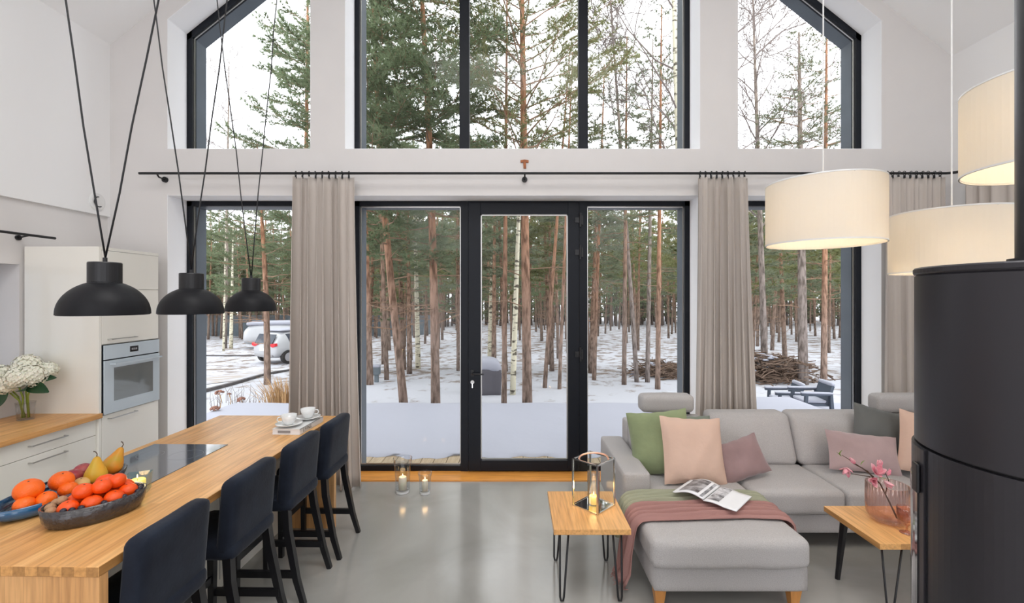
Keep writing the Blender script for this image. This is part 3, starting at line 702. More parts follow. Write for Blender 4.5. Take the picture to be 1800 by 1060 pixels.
make_cup(('white porcelain cup on the nearer end of the pale book', 'white saucer under the nearer cup on the book'), (-1.63, 3.285, .94), .5)
make_cup(('white porcelain cup on the farther end of the pale book', 'white saucer under the farther cup on the book'), (-1.575, 3.465, .94), PI+.2)

# ------------------------------------------------------------------ bowls and fruit
TB = .9
def dish(name, mname, label, loc, rz, a, b, h, wall=.006, wob=None):
    prof = [(.0, .002), (.80, .0), (.88, .006), (.96, h*.4), (1.0, h), (.955, h), (.92, h*.4), (.84, .012), (.0, .011)]
    o = thing(name, label, 'bowl', loc, rz)
    MB().lathe([(r*a, z) for r, z in prof], 56, sy=b/a, wob=wob).build('bowl', M[mname], o, smooth=True); return o
RB = math.radians(50)
B1 = Vector((-1.86, 2.02, TB)); dish('fruit_bowl', 'smoke', 'oval dark textured glass bowl piled with tangerines, nearest on the island', B1, RB, .178, .122, .085, wob=lambda t: 1+.012*math.sin(t*26))
RD = math.radians(84)
B2 = Vector((-2.165, 2.19, TB+.004)); dish('fruit_dish', 'blueglaze', 'long dark blue dish of oranges, apples and pears behind the tangerine bowl', B2, RD, .29, .135, .06)
def loc1(u, v, z, B=B1, R=RB): return B+Vector((u*math.cos(R)-v*math.sin(R), u*math.sin(R)+v*math.cos(R), z))
rnd = random.Random(3)
def fruit(name, m, label, cat, p, r, sz=.88, grp=None, stem=True):
    o = thing(name, label, cat, (p.x, p.y, p.z-r*sz), rnd.random()*6, grp)
    def f(a, b):
        k = a/r; return (a, b-(.18*r*max(0, 1-k*2.6)**1.5)*(1 if b > 0 else -1))
    MB().sphere((0, 0, r*sz), r, 24, 16, sz, f).build('skin', M[m], o, smooth=True)
    if stem: MB().tube([(0, 0, r*sz*1.78), (0.001, 0, r*sz*1.9)], [.004, .0025], 6).build('stem', M['stem'], o)
    o.rotation_euler = (rnd.uniform(-.25, .25), rnd.uniform(-.25, .25), rnd.random()*6)
    return o
# tangerines in front bowl: bottom ring + top
tg = [(-.090, -.040, .078), (-.060, .035, .078), (-.022, -.068, .080), (.0, .02, .078), (.048, -.064, .080), (.066, .035, .080), (.108, -.030, .084), (.112, .035, .086),
      (-.045, -.010, .125), (.018, -.022, .130), (.078, -.004, .133), (.040, .045, .128)]
words = ['low at the left near the walnuts', 'low at the back rim behind the walnuts', 'low at the front rim, left of the middle', 'low in the middle behind the others', 'low at the front rim, right of the middle', 'low at the back, right of the middle', 'low at the candle end, front', 'low at the candle end, back',
         'top layer, nearest the walnuts', 'top layer, in the middle', 'top layer, nearest the candle', 'top layer, at the back by the pears']
for (u, v, z), wd in zip(tg, words):
    fruit('tangerine', 'tanger', 'tangerine in the dark textured bowl, '+wd, 'tangerine', loc1(u, v, z), .0365+rnd.uniform(-.001, .0015), .86, 'tangerines in the textured bowl')
for i, (u, v, z) in enumerate([(-.140, .02, .078), (-.142, -.022, .075), (-.118, .058, .080), (-.105, .02, .098)]):
    o = MB().sphere((0, 0, 0), .02, 16, 10, .9).build('walnut', M['walnut'], None, smooth=True, loc=loc1(u, v, z))
    tag(o, ['walnut at the far-left rim of the dark textured bowl', 'walnut at the front-left rim of the dark textured bowl', 'walnut lying against the back rim of the textured bowl', 'walnut on top of the others in the textured bowl'][i], 'walnut', 'walnuts in the textured bowl')
gr = [(-.11, -.075), (-.085, -.085), (-.058, -.095), (.013, -.102), (.083, -.086), (.135, -.058), (.148, -.035), (.155, -.005)]
for u, v in gr:
    o = MB().sphere((0, 0, 0), .0125, 12, 8).build('grape', M['grape'], None, smooth=True, loc=loc1(u, v, .078+rnd.uniform(0, .004)))
    tag(o, 'dark grape along the front rim of the tangerine bowl', 'grape', 'dark grapes along the rim')
L2 = lambda u, v, z: loc1(u, v, z, B2, RD)
for (u, v, z, r), wd in zip([(-.155, -.01, .105, .052), (-.04, -.025, .100, .047), (-.20, -.055, .060, .038), (-.14, -.088, .062, .037), (-.06, -.082, .066, .038)],
        ['the largest, on top at the left', 'large, on top next to the apples', 'low at the far-left end', 'low at the front left', 'low at the front, beside the textured bowl']):
    fruit('orange', 'orange', 'orange in the long blue dish, '+wd, 'orange', L2(u, v, z), r, .93, 'oranges in the blue dish')
fruit('apple', 'apple', 'dark red apple in the blue dish between orange and pear', 'apple', L2(.06, .03, .075), .04, .9)
fruit('apple', 'apple', 'dark red apple in the blue dish behind the front pear', 'apple', L2(.14, .055, .075), .042, .9)
fruit('apple', 'applecut', 'pale yellow-brown apple in the blue dish beside the large orange', 'apple', L2(.03, -.055, .06), .034, .8)
def pear(p, m, label, rot, s_):
    o = thing('pear', label, 'pear', p, 0); o.rotation_euler = rot; o.scale = (s_, s_, s_)
    prof = [(.001, 0), (.018, .001), (.034, .010), (.043, .028), (.044, .045), (.038, .065), (.027, .088), (.019, .107), (.013, .122), (.006, .129), (.001, .13)]
    MB().lathe(prof, 28).build('skin', M[m], o, smooth=True)
    MB().tube([(0, 0, .127), (.001, 0, .142), (-.006, 0, .152), (-.014, 0, .154)], [.0025, .002, .002, .003], 6).build('stem', M['stem'], o)
pear(L2(.09, -.06, .035), 'pear', 'yellow pear standing upright in the blue dish', (.05, .08, .2), 1.05)
pear(L2(.18, -.03, .045), 'pear2', 'orange-blushed pear leaning right in the blue dish, behind the tangerines', (-.1, .45, .9), 1.05)

def flame(parent, x, y, z, s_=1.0, light=0.6):
    MB().lathe([(.0003, 0), (.004*s_, .006*s_), (.0055*s_, .014*s_), (.003*s_, .028*s_), (.0003, .042*s_)], 12, (x, y, z)).build('flame', M['flame'], parent, smooth=True)
    l = bpy.data.lights.new('candle_light', 'POINT'); l.energy = light; l.color = (1, .6, .25); l.shadow_soft_size = .025
    lo = bpy.data.objects.new('candle_glow', l); COL.objects.link(lo); lo.parent = parent; lo.location = (x, y, z+.03*s_)
def candle(name, label, loc, r, h, m='wax', light=.6, s_=1.0, lit=True):
    c_ = thing(name, label, 'candle', loc)
    MB().lathe([(.0, 0), (r, 0), (r, h-.004), (r*.9, h), (r*.75, h-.004), (.0, h-.006)], 24).build('wax', M[m], c_, smooth=True)
    MB().tube([(0, 0, h-.006), (0, 0, h+.008)], .0012, 5).build('wick', M['stem'], c_)
    flame(c_, 0, 0, h+.006, s_, light); return c_
cp = (-1.862, 2.245, TB)
ch = thing('candle_holder', 'square aqua glass holder with a glowing yellow candle, behind the tangerines', 'candle holder', cp, .4)
mb = MB()
def sqr(a, z): return [(-a, -a, z), (a, -a, z), (a, a, z), (-a, a, z)]
def sqtube(mb, lv):
    vs_ = []; fs_ = []
    for a, z in lv: vs_ += sqr(a, z)
    for i in range(len(lv)-1):
        for k in range(4): fs_.append((i*4+k, i*4+(k+1) % 4, (i+1)*4+(k+1) % 4, (i+1)*4+k))
    fs_ += [(3, 2, 1, 0), tuple(range(len(lv)*4-4, len(lv)*4))]
    mb.add(vs_, fs_)
sqtube(mb, [(.04, 0), (.044, .01), (.05, .095), (.047, .095), (.041, .016), (.03, .014)])
mb.build('glass', M['bglass'], ch, bevel=.003)
candle('votive_candle', 'short yellow glowing candle inside the square aqua glass holder on the island', (cp[0], cp[1], TB+.015), .034, .055, 'waxy', .3, .45)
# floor candles
def hurricane(label, loc, r, h, label2, cr, chh):
    g_ = thing('glass_lantern', label, 'candle glass', loc)
    MB().lathe([(.0, .002), (r*.72, .0), (r*.78, .01), (r*.78, h*.4), (r*.86, h*.75), (r, h), (r*.96, h), (r*.82, h*.75), (r*.73, h*.4), (r*.73, .03), (.0, .028)], 32).build('glass', M['cglass'], g_, smooth=True)
    MB().lathe([(.0, .002), (r*.7, .002), (r*.7, .02), (.0, .02)], 32).build('thick_base', M['porcelain'], g_, smooth=False)
    candle('pillar_candle', label2, (loc[0], loc[1], .029), cr, chh, light=.12, s_=.6)
hurricane('tall clear glass candle holder on the floor by the glazed doors', (-1.075, 4.36, 0), .09, .33, 'white pillar candle burning in the taller floor glass', .037, .12)
hurricane('short clear glass candle holder on the floor, right of the taller one', (-.855, 4.33, 0), .067, .20, 'slim white candle burning in the shorter floor glass', .027, .10)

# ------------------------------------------------------------------ pendant lamps
def bell(label, x, y, zb, dxl, dxr):
    p = thing('pendant_lamp', label, 'pendant lamp', (x, y, zb), 0, 'black pendant lamps over the island')
    R_ = .168
    prof = [(R_, 0)]+[(R_*math.cos(t), .004+.152*math.sin(t)) for t in [i/14*PI/2*.76 for i in range(15)]]
    prof += [(.063, .150)]
    inner = [(r-.004, z-.003) for r, z in reversed(prof)]
    MB().lathe(prof+inner, 56).build('lamp_shade', M['lampblack'], p, smooth=True)
    MB().lathe([(.0, .145), (.062, .145), (.0625, .148), (.0625, .236), (.060, .24), (.0, .24)], 40).build('cap', M['blackmetal'], p)
    MB().lathe([(.0, .24), (.009, .24), (.009, .262), (.0, .262)], 12).build('cord_grip', M['blackmetal'], p)
    MB().sphere((0, 0, .07), .035, 16, 10).build('bulb', M['socket'], p, smooth=True)
    for dx in (dxl, dxr):
        rn = random.Random(int(dx*1000+y*10)); n = 14; L_ = 4.3
        pts = []
        for i in range(n+1):
            t = i/n; zz = .255+L_*t
            if roof(x+dx*t*L_)-zb < zz: zz = roof(x+dx*t*L_)-zb
            pts.append((dx*t*L_+(rn.uniform(-.006, .006) if 0 < i < n else 0), rn.uniform(-.004, .004), zz))
        MB().tube(pts, .0042, 6).build('cord', M['blackmetal'], p, smooth=True)
bell('nearest and largest-looking of the three black dome pendants over the island', -1.90, 2.11, 1.79, -.150, .205)
bell('middle one of the three black dome pendants over the island', -1.943, 2.735, 1.772, -.140, .133)
bell('black dome pendant over the window end of the island', -1.955, 3.375, 1.769, -.125, .095)

def drum(label, x, y, zb, R_=.3, h=.364):
    p = thing('drum_lamp', label, 'pendant lamp', (x, y, zb), 0, 'cream drum lamps over the sofa corner')
    MB().lathe([(R_, 0), (R_, h), (R_-.003, h), (R_-.003, 0), (R_, 0)], 72).build('lamp_shade', M['shade'], p, smooth=False)
    MB().lathe([(R_-.005, .0), (R_+.0012, .0), (R_+.0012, .008), (R_-.005, .008)], 72).build('rim_ring', M['socket'], p); MB().lathe([(R_-.005, h-.008), (R_+.0012, h-.008), (R_+.0012, h), (R_-.005, h)], 72).build('rim_ring', M['socket'], p)
    mb = MB()
    for k in range(3):
        t = k*2*PI/3+.4; mb.tube([(0, 0, h-.06), (R_*math.cos(t), R_*math.sin(t), h-.01)], .002, 5)
    mb.build('spider_frame', M['chrome'], p)
    MB().lathe([(.0, h-.13), (.02, h-.13), (.02, h-.05), (.0, h-.05)], 14).build('socket', M['socket'], p)
    b_ = MB().sphere((0, 0, h-.17), .03, 16, 10).build('bulb', emit('warm_bulb', (1, .80, .52), 6) if 'wb' not in M else M['wb'], p, smooth=True)
    M['wb'] = b_.data.materials[0]
    l = bpy.data.lights.new('bulb_light', 'POINT'); l.energy = 3.0; l.color = (1, .78, .50); l.shadow_soft_size = .04
    lo = bpy.data.objects.new('bulb_light', l); COL.objects.link(lo); lo.parent = p; lo.location = (0, 0, h-.21)
    MB().tube([(0, 0, h-.05), (0, 0, roof(x)-zb)], .004, 6).build('cord', M['socket'], p)
drum('cream drum pendant in front of the right window, leftmost of the three', 1.816, 2.68, 2.178)
drum('cream drum pendant hanging just above the black stove, lowest of the three', 2.63, 2.74, 2.013)
drum('cream drum pendant partly behind the stove pipe, highest of the three', 2.24, 1.87, 2.40)

# ------------------------------------------------------------------ stove
sv = thing('wood_stove', 'tall black cylindrical wood stove with a flue pipe at the right edge', 'stove', (1.383, 1.152, 0))
R_ = .28; zs = 1.46; ZTOP = 1.94
MB().lathe([(.0, zs+.004), (R_, zs+.004), (R_, ZTOP-.012), (R_-.004, ZTOP-.008), (R_-.004, ZTOP-.006)], 96).build('upper_body', M['stoveblack'], sv, smooth=True).modifiers.new('e', 'EDGE_SPLIT')
MB().lathe([(R_+.001, ZTOP-.006), (R_+.003, ZTOP-.003), (R_+.003, ZTOP+.008), (R_, ZTOP+.012), (.0, ZTOP+.012), (.0, ZTOP-.006), (R_+.001, ZTOP-.006)], 96).build('top_plate', M['stoveblack'], sv, smooth=False)
MB().lathe([(.0, .03), (R_, .03), (R_, zs-.004), (.0, zs-.004)], 96).build('lower_body', M['stoveblack'], sv, smooth=False)
MB().lathe([(R_-.015, zs-.004), (R_-.015, zs+.004)], 64).build('shadow_gap', M['blackmetal'], sv)
MB().lathe([(.0, 0), (R_-.03, 0), (R_-.03, .03)], 48).build('base', M['blackmetal'], sv)
def arc(r0, r1, t0, t1, z0, z1, n=24):
    m_ = MB()
    vs_ = []
    for i in range(n+1):
        t = t0+(t1-t0)*i/n
        for r, z in ((r0, z0), (r1, z0), (r1, z1), (r0, z1)): vs_.append((r*math.cos(t), r*math.sin(t), z))
    fs_ = [(0, 1, 2, 3), (n*4+3, n*4+2, n*4+1, n*4)]
    for i in range(n):
        for k in range(4): fs_.append((i*4+k, (i+1)*4+k, (i+1)*4+(k+1) % 4, i*4+(k+1) % 4))
    m_.add(vs_, fs_); return m_
tl = math.radians(180-31)            # where the door edge falls
# door spans the side facing the sofa
t0, t1 = math.radians(70), math.radians(163)
dd = arc(R_-.002, R_+.006, t0, t1, .35, zs-.008).build('stove_door', M['stoveblack'], sv)
arc(R_+.006, R_+.0085, t0+.12, t1-.10, .50, zs-.10).build('door_glass', M['stoveglass'], dd)
mb = arc(R_+.0065, R_+.016, t1-.16, t1-.04, 1.33, 1.41, 6); mb.build('door_handle', M['blackmetal'], dd, bevel=.004)
arc(R_+.0002, R_+.002, t1+.005, t1+.018, .03, zs-.004, 3).build('door_gap', M['blackmetal'], sv)
MB().lathe([(.08, ZTOP+.012), (.08, 5.9), (.076, 5.9), (.076, ZTOP+.012)], 40).build('flue_pipe', M['stoveblack'], sv, smooth=True)
MB().lathe([(.081, ZTOP+.012), (.095, ZTOP+.012), (.095, ZTOP+.03), (.081, ZTOP+.03)], 40).build('flue_collar', M['stoveblack'], sv)

# ------------------------------------------------------------------ sofa
sf = thing('sofa', 'large light grey corner sofa with a chaise and adjustable headrests', 'sofa', (0, 0, 0))
SX0, SX1 = .80, 4.10
MB().soft(.82, 1.74, 2.69, 4.1, .12, .275, .02, 0, 6).build('chaise_base', M['sofa'], sf, smooth=True)
MB().soft(1.74, 3.90, 3.36, 4.1, .12, .275, .02, 0, 6).build('seat_base', M['sofa'], sf, smooth=True)
def dent(m_, rnd_, a=.003):
    m_.v = [(x, y, z+a*math.sin(x*17+y*5)*math.sin(y*13-x*3)) for x, y, z in m_.v]; return m_
dent(MB().soft(.80, 1.735, 2.645, 3.86, .268, .448, .05, .012, 20), rnd).build('chaise_cushion', M['sofa'], sf, smooth=True)
for a, b in [(1.74, 2.425), (2.43, 3.115), (3.12, 3.88)]:
    dent(MB().soft(a, b, 3.315, 3.90, .268, .452, .045, .018, 16), rnd).build('seat_cushion', M['sofa'], sf, smooth=True)
MB().soft(.80, 1.0, 3.335, 4.26, .12, .575, .025, 0, 10).build('armrest', M['sofa'], sf, smooth=True)
MB().soft(3.90, 4.10, 3.335, 4.26, .12, .575, .025, 0, 10).build('armrest', M['sofa'], sf, smooth=True)
MB().soft(1.0, 3.90, 4.08, 4.26, .12, .76, .03, 0, 8).build('back_frame', M['sofa'], sf, smooth=True)
def backc(a, b, top_, name='back_cushion', seed=1, th=.21):
    m_ = MB().soft(a, b, -th/2, th/2, 0, top_-.44, .06, .012, 18, pf=.03)
    rn = random.Random(seed); o_ = []
    H = top_-.44; cx = (a+b)/2; hwid = (b-a)/2
    for x, y, z in m_.v:
        t = z/H; u = (x-cx)/hwid
        y += .006*math.sin(x*40+z*14+seed)*max(0, t-.35)*(1 if y < 0 else 0)
        z += -.022*(u*u)*t*0+.012*t*abs(u)**3
        y += .15*t
        o_.append((x, y+3.92, z+.44))
    m_.v = o_
    return m_.build(name, M['sofa'], sf, smooth=True)
backc(1.01, 1.69, .80, seed=1); backc(1.695, 2.40, .845, seed=2); backc(2.405, 3.12, .845, seed=3); backc(3.125, 3.89, .82, seed=4)
for a, b in [(1.125, 1.60), (3.235, 3.71)]:
    h_ = MB().soft(a, b, 4.03, 4.20, .838, .995, .045, .004, 12).build('headrest', M['sofa'], sf, smooth=True)
    MB().box((a+b)/2-.12, (a+b)/2-.10, 4.12, 4.13, .70, .85).box((a+b)/2+.10, (a+b)/2+.12, 4.12, 4.13, .70, .85).build('headrest_bracket', M['chrome'], h_)
for x, y in [(.87, 2.75), (1.68, 2.75), (.87, 4.1), (2.6, 3.9), (3.8, 3.5), (3.8, 4.1)]:
    MB().tube([(x, y, .125), (x, y, .0)], [.05, .028], 4, sq=True).build('leg', M['leg'], sf)

# cushions
def pillow(label, c, w_, h_, th, rot, m, grp='throw cushions on the sofa', seed=0, name='throw_cushion'):
    rn = random.Random(seed); n = 22
    m_ = MB(); ph = rn.random()*6
    def side(sgn):
        def fn(u, v):
            a, b = u*2-1, v*2-1
            ea = (1-.05*math.cos(b*PI/2)); eb = (1-.06*math.cos(a*PI/2))
            prof = max(0, (1-abs(a)**2.6))**.55*max(0, (1-abs(b)**2.6))**.55
            wr = .009*math.sin(a*2.2+b*3.1+ph)*prof+.0025*math.sin(a*9-b*5+ph*2)*prof
            edge = (abs(b)**6)*.002*math.sin(a*14+ph)
            return (a*w_/2*ea, sgn*(th/2*prof)+wr, b*h_/2*eb+edge)
        return fn
    m_.grid(side(-1), n, n); k = len(m_.f); m_.grid(side(1), n, n)
    m_.f = m_.f[:k]+[tuple(reversed(q)) for q in m_.f[k:]]
    o = m_.build(name, M[m], None, smooth=True, loc=c, rot=rot)
    return tag(o, label, 'cushion', grp)
R = math.radians
pillow('sage green velvet cushion against the left armrest of the sofa', (1.165, 3.66, .70), .48, .50, .16, (R(-16), R(-10), R(-22)), 'green_vel', seed=1)
pillow('grey-green cushion mostly hidden behind the peach cushion', (1.48, 3.84, .66), .42, .42, .13, (R(-22), R(4), R(8)), 'dgreen', seed=2)
pillow('large peach linen cushion propped at the chaise end of the sofa', (1.37, 3.50, .69), .50, .50, .17, (R(-20), R(4), R(6)), 'peach', seed=3)
pillow('small dark mauve velvet cushion beside the large peach cushion', (1.76, 3.56, .60), .42, .30, .13, (R(-22), R(-14), R(10)), 'mauve', seed=4)
pillow('wide pale mauve cushion in the middle of the sofa behind the magnolia', (2.80, 3.66, .615), .56, .31, .13, (R(-22), R(6), R(-4)), 'mauve2', seed=5)
pillow('slate grey cushion behind the wide mauve one at the right of the sofa', (3.08, 3.83, .72), .46, .42, .12, (R(-18), R(14), R(-6)), 'dgrey_vel', seed=6)
pillow('peach cushion at the right end of the sofa, half hidden by the stove', (3.31, 3.60, .69), .48, .48, .15, (R(-16), R(10), R(-16)), 'peach', seed=7)

# throws over the chaise
def throw(name, label, m, y0, y1, yb0, yb1, path, seed, lift, tass, folds=5, amp=.010):
    P = [Vector((x, 0, z)) for x, z in path]
    L_ = [0]
    for i in range(1, len(P)): L_.append(L_[-1]+(P[i]-P[i-1]).length)
    rn = random.Random(seed); ph = rn.random()*6
    def at(s_):
        s_ *= L_[-1]
        for i in range(1, len(P)):
            if s_ <= L_[i]+1e-9: return P[i-1].lerp(P[i], (s_-L_[i-1])/max(1e-9, L_[i]-L_[i-1])), i
        return P[-1], len(P)-1
    total = L_[-1]; hang = next(L_[i] for i in range(len(P)) if P[i].z > .42)/total
    def fn(u, v):
        q, i = at(u); q2, _ = at(min(1, u+.02)); tn = (q2-q); tn = tn.normalized() if tn.length > 1e-6 else Vector((0, 0, -1))
        nr = Vector((-tn.z, 0, tn.x))
        k = min(1, max(0, (hang-u)/hang)) if u < hang else 0
        a0 = y0+(yb0-y0)*k; a1 = y1+(yb1-y1)*k
        y = a0+(a1-a0)*v+.012*math.sin(u*9+ph)
        w_ = .5+.5*math.sin(v*folds*2*PI+ph+1.4*math.sin(u*6+v*2))
        w_ = w_**1.6; o_ = amp*w_*(1+1.6*k)+.004*math.sin(u*23+v*9)
        edge = min(1, min(v, 1-v)*12)
        p = q+nr*(lift+o_*edge)
        return (p.x, y, p.z)
    o = thing(name, label, 'throw')
    MB().grid(fn, 70, folds*8).build('cloth', M[m], o, smooth=True, solid=.004)
    for e in tass:
        mb = MB()
        for j in range(7):
            p = Vector(fn(e, (j+.5)/7)); 
            for q in range(3):
                mb.tube([p, p+Vector((rn.uniform(-.015, .015), rn.uniform(-.012, .012), -.02)), p+Vector((rn.uniform(-.03, .03), rn.uniform(-.02, .02), -.035 if p.z > .06 else -.02))], .0025, 4)
        mb.build('fringe', M[m], o)
    return o
chp = [(.70, .05), (.735, .12), (.745, .25), (.760, .36), (.775, .42), (.80, .447), (.85, .456), (1.0, .462), (1.25, .464), (1.5, .462), (1.68, .456), (1.73, .447), (1.757, .42), (1.762, .36), (1.765, .26), (1.77, .16)]
throw('throw_blanket', 'dusty pink throw draped across the chaise, hanging to the floor on the left', 'pinkthrow', 2.87, 3.12, 2.84, 3.0, chp, 3, .006, (0, 1), 5, .026)
gp = [(.742, .24), (.755, .32), (.775, .42), (.80, .447), (.85, .456), (1.0, .462), (1.25, .464), (1.5, .462), (1.68, .456), (1.73, .447), (1.757, .42), (1.762, .36), (1.765, .28)]
throw('throw_blanket', 'sage green throw lying across the chaise behind the pink one', 'greenthrow', 3.11, 3.29, 3.05, 3.25, gp, 5, .005, (), 4, .022)

# magazine
mg = thing('magazine', 'open magazine with black and white photos lying on the throws', 'magazine', (1.355, 3.13, .508), R(45.7))
# local x along the spine, y across
def pageL(u, v): return ((u-.5)*.30, v*.21, .016*math.sin(min(1, v*1.1)*PI)*1.5+.004+.012*(1-v))
def pageR(u, v): return ((u-.5)*.30, -v*.21, .012*math.sin(min(1, v*1.6)*PI)*.6+.006+.003*(1-v))
MB().grid(pageL, 10, 14).build('left_page', M['paper'], mg, smooth=True, solid=.006)
MB().grid(pageR, 10, 14).build('right_page', M['paper'], mg, smooth=True, solid=.005)
bw = mat('bw_photograph', (0.05, 0.05, 0.055), .4, col2=(.45, .45, .47), vscale=22)
def patch(fn, u0, u1, v0, v1, dz):
    return MB().grid(lambda u, v: tuple(a+b for a, b in zip(fn(u0+(u1-u0)*u, v0+(v1-v0)*v), (0, 0, dz))), 10, 12)
patch(pageL, .12, .93, .24, .88, .0042).build('photo', bw, mg, smooth=True)
patch(pageL, .05, .93, .06, .15, .0042).build('photo', bw, mg, smooth=True)
patch(pageR, .12, .96, .06, .42, .0036).build('photo', mat('pale_photograph', (0.12, .12, .13), .4, col2=(.75, .75, .78), vscale=28), mg, smooth=True)

# ------------------------------------------------------------------ tables
def hairpin(mb, top1, top2, foot, r=.006):
    f = Vector(foot); a, b = Vector(top1), Vector(top2); d = (b-a).normalized()*.012
    mb.tube([a, f-d+Vector((0, 0, .03)), f-d*.6+Vector((0, 0, .006)), f+d*.6+Vector((0, 0, .006)), f+d+Vector((0, 0, .03)), b], r, 8)
t = thing('side_table', 'square light wood side table on black hairpin legs, under the lantern', 'table', (.468, 3.01, 0))
MB().box(-.233, .233, -.27, .27, .436, .47).build('tabletop', M['table'], t, bevel=.002)
for sx in (-1, 1):
    for sy in (-1, 1):
        mb = MB(); fx = sx*.178; fyy = sy*.215
        hairpin(mb, (sx*.19-.055*(sx > 0)+.0*(sx < 0), sy*.20, .436), (sx*.19+.055*(sx < 0), sy*.20, .436), (fx, fyy, 0), .0065)
        mb.box(min(sx*.19-.06, sx*.19+.06), max(sx*.19-.06, sx*.19+.06), sy*.20-.03, sy*.20+.03, .431, .436) if False else None
        mb.build('leg', M['blackmetal'], t, smooth=True)
t = thing('coffee_table', 'low light wood table on black legs beside the stove, under the vase', 'table', (2.07, 2.58, 0))
MB().box(0, .95, 0, .47, .436, .47).build('tabletop', M['table'], t, bevel=.002)
MB().tube([(.09, .40, .436), (.07, .44, 0)], [.026, .016], 6).build('leg', M['blackmetal'], t)
MB().tube([(.86, .40, .436), (.88, .44, 0)], [.026, .016], 6).build('leg', M['blackmetal'], t)
mb = MB(); hairpin(mb, (-.01+.05, .04, .436), (.16, .04, .436), (.075, .02, 0), .0055); mb.build('leg', M['blackmetal'], t, smooth=True)
mb = MB(); hairpin(mb, (.80, .04, .436), (.91, .04, .436), (.87, .02, 0), .0055); mb.build('leg', M['blackmetal'], t, smooth=True)

# lantern
la = thing('lantern', 'silver-framed glass lantern with a copper handle on the side table', 'lantern', (.53, 3.06, .47), R(45))
h_ = .318; s2 = .098
for sx in (-1, 1):
    for sy in (-1, 1):
        MB().box(sx*s2-.005, sx*s2+.005, sy*s2-.005, sy*s2+.005, 0, h_).build('corner_post', M['chrome'], la)
for z, nm in ((0.0, 'bottom_frame'), (h_-.008, 'top_frame')):
    mb = MB(); mb.box(-s2, s2, -s2-.005, -s2+.005, z, z+.008).box(-s2, s2, s2-.005, s2+.005, z, z+.008).box(-s2-.005, -s2+.005, -s2, s2, z, z+.008).box(s2-.005, s2+.005, -s2, s2, z, z+.008)
    mb.build(nm, M['chrome'], la)
MB().box(-s2+.005, s2-.005, -s2+.005, s2-.005, .002, .006).build('mirror_base', M['mirror'], la)
for k in range(4):
    a = k*PI/2
    MB().box(-s2+.006, s2-.006, -s2-.001, -s2+.001, .008, h_-.008).build('glass_panel', M['wglass'], la, rot=(0, 0, a))
pts = [( -s2, 0.0, h_-.002)]+[(-s2*math.cos(q)*.98, 0, h_+.035*math.sin(q)) for q in [i/12*PI for i in range(1, 12)]]+[(s2, 0, h_-.002)]
MB().tube(pts, .0055, 8).tube([(-s2-.006, 0, h_-.006), (-s2+.006, 0, h_-.006)], .008, 8).tube([(s2-.006, 0, h_-.006), (s2+.006, 0, h_-.006)], .008, 8).build('handle', M['copper'], la, smooth=True, rot=(0, 0, -PI/4))
gi = thing('candle_glass', 'clear glass cylinder standing inside the lantern', 'candle glass', (.53, 3.06, .477))
MB().lathe([(.0, .001), (.042, 0), (.042, .22), (.0395, .22), (.0395, .006), (.0, .006)], 28).build('glass', M['cglass'], gi, smooth=True)
candle('votive_candle', 'small round candle glowing inside the lantern', (.53, 3.06, .484), .032, .05, 'waxy', .5, .5)

# vase with magnolia
vz = thing('ribbed_vase', 'wide pink ribbed glass vase holding the magnolia branch', 'vase', (2.325, 2.84, .47))
rib = lambda t_: 1+.028*math.cos(t_*32)
MB().lathe([(.0, .004), (.06, .0), (.09, .015), (.108, .05), (.112, .10), (.110, .235), (.106, .235), (.108, .10), (.103, .052), (.086, .02), (.0, .012)], 128, wob=rib).build('body', M['pglass'], vz, smooth=True)
gb = thing('goblet', 'small rose-coloured ribbed glass goblet in front of the vase', 'glass', (2.325, 2.70, .47))
MB().lathe([(.0, .003), (.036, .0), (.036, .003), (.008, .010), (.005, .02), (.006, .04), (.02, .052), (.040, .07), (.048, .10), (.049, .150), (.046, .150), (.044, .10), (.036, .074), (.0, .058)], 96, wob=lambda t_: 1+.012*math.cos(t_*24)).build('body', M['pglass2'], gb, smooth=True)
mgn = thing('magnolia_branch', 'dark twig with pink magnolia blossoms in the ribbed vase', 'flowers', (2.325, 2.84, .49))
def W2(px, py, d=2.84): return pt(px, d, py)-Vector((2.325, 2.84, .49))
b0 = Vector((.06, .0, .0)); 
mb = MB(); mb.tube([b0, W2(1562, 880), W2(1547, 850), W2(1535, 838), W2(1515, 822)], [.006, .005, .004, .004, .003], 6)
mb.tube([W2(1556, 868), W2(1562, 845), W2(1556, 830)], [.004, .003, .002], 6).tube([W2(1547, 850), W2(1538, 845), W2(1525, 828), W2(1500, 815)], [.004, .003, .003, .002], 6)
mb.tube([W2(1530, 838), W2(1510, 835), W2(1490, 832)], [.003, .002, .002], 6).tube([W2(1520, 826), W2(1490, 806), W2(1480, 800)], [.003, .002, .0015], 5)
mb.build('twig', M['twig'], mgn, smooth=True)
rnd = random.Random(8)
def blossom(c, L_, op, axis, m='mag', n=6):
    mb = MB(); ax = Vector(axis).normalized(); a = ax.orthogonal().normalized(); b = ax.cross(a)
    for k in range(n):
        th = k*2*PI/n+rnd.random()*.4; o_ = op*(1 if k % 2 else .6)
        d = (ax*math.cos(o_)+(a*math.cos(th)+b*math.sin(th))*math.sin(o_))
        leafmesh(mb, c, d, L_*rnd.uniform(.85, 1.1), L_*.62, up=ax, curl=-.25)
    mb.build('blossom', M[m], mgn, smooth=True, solid=.0015)
blossom(W2(1503, 815), .045, .35, (-.6, 0, .7)); blossom(W2(1489, 822), .055, 1.1, (-.3, -.3, -.4)); blossom(W2(1540, 832), .07, 1.0, (-.1, -.6, .6)); blossom(W2(1535, 845), .05, .9, (-.3, -.5, .1))
blossom(W2(1554, 845), .05, .7, (.3, -.4, -.4)); blossom(W2(1544, 822), .05, .6, (.1, -.2, .9)); blossom(W2(1560, 836), .04, .4, (.3, 0, .6))
